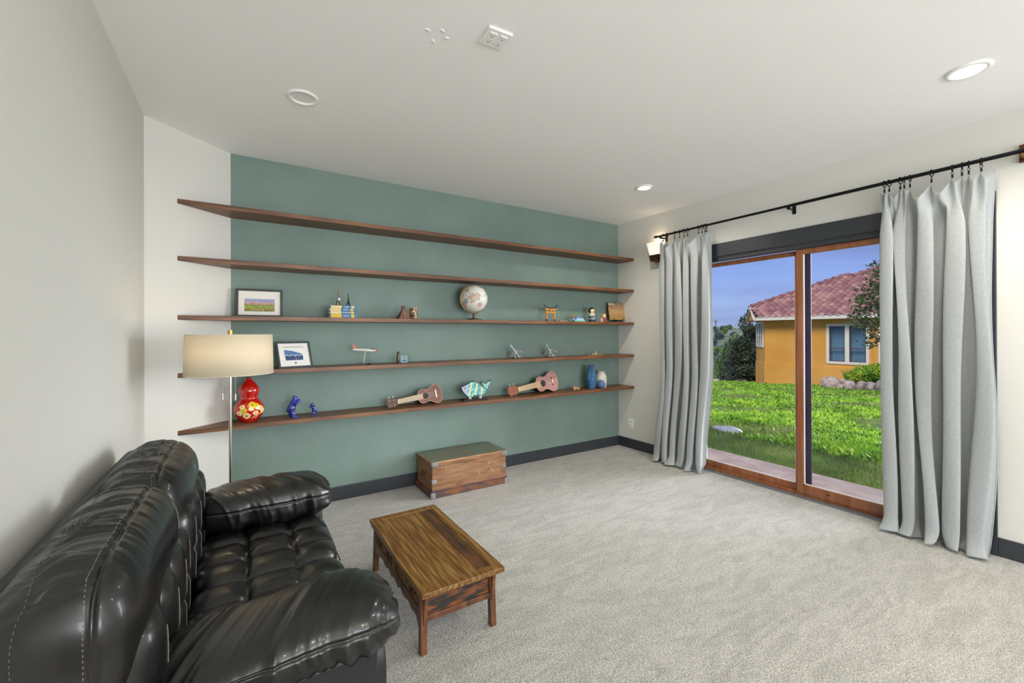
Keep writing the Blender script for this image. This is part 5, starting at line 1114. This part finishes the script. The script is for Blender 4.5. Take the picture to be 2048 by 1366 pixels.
# ------------------------------------------------------------------ neighbour's orange house
stucco = M('orange_stucco', '#dc9a42', '#e8a94f', rough=.95, vs=.8, bump=.3, bs=30, dist=.01)
cream_t = M('cream_trim_paint', '#e7ddcb', rough=.7); wfr = M('dark_sash', '#5a4048', rough=.5); wgl = glassmat('far_window_glass', (.80, .84, .88)); soff = M('soffit_brown', '#7d5a3a', rough=.8)
house = thing('house', 'orange stucco house with red tiled roof beyond the lawn', 'house', (25, 8, -1.6))
wp = [(21.6, 3), (21.6, 11.09), (23.1, 12.3), (31, 12.3), (31, 3)]
wp2 = [(21.57, 3), (21.57, 11.11), (23.09, 12.34), (31, 12.34), (31, 3)]
wy = [(6.96, 8.48)]
obj('wall', [prism([(y0, -.1), (y1, -.1), (y1, 2.05), (y0, 2.05)], 21.6, 21.85, 'x') for y0, y1 in ((8.42, 11.09), (6.70, 7.02))]+[bb(21.6, 21.85, 7.02, 8.42, -.1, .09), bb(21.6, 21.85, 7.02, 8.42, 1.71, 2.05), bb(21.45, 21.85, 6.62, 6.78, -.1, 2.05), bb(21.45, 21.7, 3, 6.62, -.1, .05), bb(21.45, 21.7, 3, 6.62, 1.75, 2.05), bb(21.45, 21.7, 3, 5.4, .05, 1.75)]
    +[prism([(21.6, 11.09), (23.1, 12.3), (23.3, 12.1), (21.8, 10.9)], -.1, 2.05), prism([(23.1, 12.3), (31, 12.3), (31, 12.1), (23.3, 12.1)], -.1, 2.05)], stucco, house)
obj('stem_wall', prism(wp2, -2.4, -.1), stucco, house)
obj('interior_wall', bb(23.2, 23.3, 4, 11, -.1, 2.0), M('dim_room', '#5b6470', rough=.9), house)
def win(y0, y1, z0, z1, x=21.6, fr_=.11, mids=1):
    f = obj('window', [bb(x-.04, x+.06, y0, y1, z0, z0+fr_), bb(x-.04, x+.06, y0, y1, z1-fr_, z1), bb(x-.04, x+.06, y0, y0+fr_, z0+fr_, z1-fr_), bb(x-.04, x+.06, y1-fr_, y1, z0+fr_, z1-fr_)]+([bb(x-.04, x+.06, (y0+y1)/2-.075, (y0+y1)/2+.075, z0+fr_, z1-fr_)] if mids else []), cream_t, house)
    rs = [(y0+fr_, (y0+y1)/2-.075), ((y0+y1)/2+.075, y1-fr_)] if mids else [(y0+fr_, y1-fr_)]
    for a, b in rs:
        zm = z0+(z1-z0)*.39
        obj('sash', [bb(x, x+.05, a, b, z0+fr_, z0+fr_+.035), bb(x, x+.05, a, b, z1-fr_-.035, z1-fr_), bb(x, x+.05, a, a+.03, z0+fr_, z1-fr_), bb(x, x+.05, b-.03, b, z0+fr_, z1-fr_), bb(x-.005, x+.05, a, b, zm-.02, zm+.02)], wfr, f)
        obj('pane', bb(x+.02, x+.028, a+.03, b-.03, z0+fr_+.035, z1-fr_-.035), wgl, f)
        obj('window_curtain', grid(lambda u, v, a=a, b=b: (x+.22+.035*math.sin(u*42+2*v), a-.05+(b-a+.1)*u*(1 if 1 else 1), z0+.05+(z1-z0-.1)*v), 60, 4), M('pale_blue_curtain', '#9fc0d0', rough=.9) if 'pale_blue_curtain' not in MATS else MATS['pale_blue_curtain'], f)
win(6.96, 8.48, .035, 1.77); win(5.4, 6.62, .0, 1.80, 21.45, .08, 0)
# tall window in the angled face
dv = np.array([23.1-21.6, 12.3-11.09]); Ld = np.hypot(*dv); du = dv/Ld; nv_ = np.array([-du[1], du[0]])
def chb(t0, t1, z0, z1, o0, o1):
    a = np.array([21.6, 11.09])+du*t0; b = np.array([21.6, 11.09])+du*t1
    return prism([tuple(a+nv_*o0), tuple(b+nv_*o0), tuple(b+nv_*o1), tuple(a+nv_*o1)], z0, z1)
f = obj('window', [chb(.25, 1.75, .66, .74, -.01, .05), chb(.25, 1.75, 1.85, 1.93, -.01, .05)]+[chb(t, t+.1, .74, 1.85, -.01, .05) for t in (.25, .70, 1.17, 1.65)], cream_t, house)
for t in (.35, .80, 1.27): obj('pane', chb(t, t+.38, .74, 1.85, .0, .012), M('dark_pane', '#39404e', rough=.1), f); obj('sash', chb(t, t+.38, 1.24, 1.29, .012, .03), cream_t, f)
# roof
SLP = .42; RXE, RZE = 21.03, 2.15
def rz(x): return RZE+SLP*(x-RXE)
RP = [(21.03, 11.18), (22.45, 12.20), (26.3, 9.35), (25.95, 9.05), (27.3, 8.0), (29.5, 6.2), (29.5, 3), (21.03, 3)]
V = [(x, y, rz(x)-.06) for x, y in RP]+[(x, y, rz(x)-.16) for x, y in RP]; k = len(RP)
obj('roof_deck', (np.array(V), [tuple(range(k)), tuple(range(k, 2*k))[::-1]]+[(i, (i+1) % k, k+(i+1) % k, k+i) for i in range(k)]), M('deck_brown', '#5c3e38', rough=.9), house)
obj('fascia', [bb(21.0, 21.06, 3, 11.2, 1.97, 2.15)], cream_t, house); obj('soffit', [prism([(21.05, 3), (21.05, 11.15), (23.0, 12.7), (23.2, 12.2), (21.7, 11.0), (21.7, 3)], 1.97, 2.0)], soff, house)
tile_m = [M('clay_tile_a', '#9c6a60', '#b9857c', rough=.85, vs=3), M('clay_tile_b', '#86585a', '#a87671', rough=.85, vs=3), M('clay_tile_c', '#b07c70', '#cf9d8d', rough=.85, vs=3)]
def tile_mesh(w_, l_):
    prof = [(0, .015), (.08, .0), (.22, -.01), (.36, .02), (.5, .06), (.66, .085), (.82, .06), (.96, .02)]
    V = []; n_ = len(prof)
    for l__, dz in ((0, .035), (l_, 0)):
        for a, h_ in prof: V.append((l__, a*w_, h_*w_*3+dz))
    for a, h_ in prof: V.append((0, a*w_, h_*w_*3+dz-.0+.005))
    Fc = [(i, i+1, n_+i+1, n_+i) for i in range(n_-1)]+[(i, 2*n_+i, 2*n_+i+1, i+1) for i in range(n_-1)]
    return V, Fc
tw, tl_ = .285, .40; tv, tf = tile_mesh(tw*1.06, tl_*1.1)
def inside(x, y, poly):
    c = False; j = len(poly)-1
    for i in range(len(poly)):
        if ((poly[i][1] > y) != (poly[j][1] > y)) and (x < (poly[j][0]-poly[i][0])*(y-poly[i][1])/(poly[j][1]-poly[i][1])+poly[i][0]): c = not c
        j = i
    return c
tms = []
for q in range(3):
    me = bpy.data.meshes.new('roof_tile'); me.from_pydata(tv, [], tf); me.materials.append(tile_m[q]); me.shade_smooth(); me.set_sharp_from_angle(angle=math.radians(50)); tms.append(me)
ang = math.atan(SLP); cells = []
for r_ in range(24):
    for c_ in range(34):
        x = RXE-.03+r_*tl_*math.cos(ang)*.92; y = 3.2+c_*tw+(tw/2 if r_ % 2 else 0)*0
        if inside(x+.1, y+tw/2, RP) and y/x > .245: cells.append((x, y))
cells.sort(key=lambda c: (c[0]-c[1]*.1)); rt = np.random.default_rng(9)
Rm = Matrix.Rotation(-ang, 3, 'Y'); rest = []
for i, (x, y) in enumerate(cells):
    q = int(rt.integers(0, 3)); z = rz(x)-.055
    if i < 298:
        t_ = bpy.data.objects.new('roof_tile', tms[q]); COL.objects.link(t_); t_.parent = house; t_.location = (x-25, y-8, z+1.6+float(rt.normal(0, .003))); t_.rotation_euler = (float(rt.normal(0, .012)), -ang, float(rt.normal(0, .012)))
    else:
        rest.append((np.array(tv) @ np.array(Rm).T+np.array([x, y, z]), tf))
if rest: obj('roof_tiles_beyond', join(rest), tile_m[0], house, kind='stuff', smooth=50)
for (a, b) in (((22.45, 12.20), (26.3, 9.35)), ((25.95, 9.05), (29.5, 6.2))):
    n_ = int(math.hypot(b[0]-a[0], b[1]-a[1])/.36)
    for i in range(n_):
        p = [np.array([a[0]+(b[0]-a[0])*t, a[1]+(b[1]-a[1])*t]) for t in (i/n_, (i+1.12)/n_)]
        obj('ridge_tile', tube([(p[0][0], p[0][1], rz(p[0][0])-.01+.03), (p[1][0], p[1][1], rz(p[1][0])-.01)], [.13, .10], 10), tile_m[1], house, smooth=60)
# small gable over the angled face
ga, gb, gp = np.array([21.25, 11.33, 2.0]), np.array([24.0, 13.25, 2.05]), np.array([22.45, 12.20, 2.70]); inn = np.array([.57, -.82, 0])*.10
obj('gable_wall', (np.array([ga, gb, gp, ga+inn, gb+inn, gp+inn]), [(0, 1, 2), (5, 4, 3), (0, 3, 4, 1), (1, 4, 5, 2), (2, 5, 3, 0)]), stucco, house)
for a, b in ((ga, gp), (gb, gp)):
    obj('barge_board', tube([a+(-.03, .04, -.02), b+(-.03, .04, .0)], .055, 4), cream_t, house)
V = np.array([gb+(.1, .12, .02), gp+(-.05, .07, .05), gp+(3.0, -2.2, .9), gb+(3.3, -1.5, .1)]); V = np.concatenate([V, V-(0, 0, .08)])
obj('gable_roof', (V, [(0, 1, 2, 3), (7, 6, 5, 4), (0, 4, 5, 1), (1, 5, 6, 2), (2, 6, 7, 3), (3, 7, 4, 0)]), tile_m[1], house)
obj('vent_pipe', cyl((23.1, 10.35, rz(23.1)-.1), (23.1, 10.35, rz(23.1)+.32), .05, n=10), M('orange_pipe', '#c0693f', rough=.7), house)
# planting
shm = M('yellow_green_leaf', '#5f8f1e', '#c6d335', rough=.7, vs=2.6, c3='#8fb62a', detail=6); dkm = M('deep_shrub', '#2f4a2c', '#4f6f3a', rough=.8, vs=2)
bed = obj('planting_bed', prism([(19.6, 5.2), (19.5, 7.3), (20.4, 7.9), (21.5, 7.9), (21.5, 5.2)], -1.2, -.62), M('bed_soil', '#4d3b2c', rough=1.), None, kind='structure')
tree('shrub', 'wide yellow-green shrub behind the planter stones', 'shrub', (20.2, 6.2, -.62), [(20.2, 6.75, -.28, (.4, .42, .36)), (20.2, 6.3, -.18, (.5, .5, .40)), (20.3, 5.8, -.22, (.5, .5, .38)), (20.2, 5.4, -.25, (.4, .4, .35))], 9000, .045, shm, 71, [cyl((20.2, 6.2, -.62), (20.2, 6.2, -.3), .05, .03, 6)])
r = thing('leafy_plant', 'upright dark green broad-leaved plant left of the yellow-green shrub', 'plant', (20.3, 7.25, -.62)); rg = np.random.default_rng(3)
lf = []
for i in range(26):
    a = rg.uniform(0, 2*PI); l_ = rg.uniform(.4, .62); t = rg.uniform(.15, .6); d_ = np.array([math.cos(a)*t, math.sin(a)*t, 1]); d_ /= np.linalg.norm(d_); s_ = np.cross(d_, [0, 0, 1]); s_ /= np.linalg.norm(s_); b = np.array([20.3, 7.25, -.62])
    V = np.array([b, b+d_*l_*.4-s_*.06, b+d_*l_*.5, b+d_*l_*.4+s_*.06, b+d_*l_]); lf.append((V, [(0, 1, 2), (0, 2, 3), (1, 4, 2), (2, 4, 3)]))
for l_ in lf: obj('broad_leaf', l_, M('canna_leaf', '#4c8a2c', '#86b93a', rough=.5, vs=5) if 'canna_leaf' not in MATS else MATS['canna_leaf'], r)

for o in bpy.data.objects:
    if '_o' in o: del o['_o']
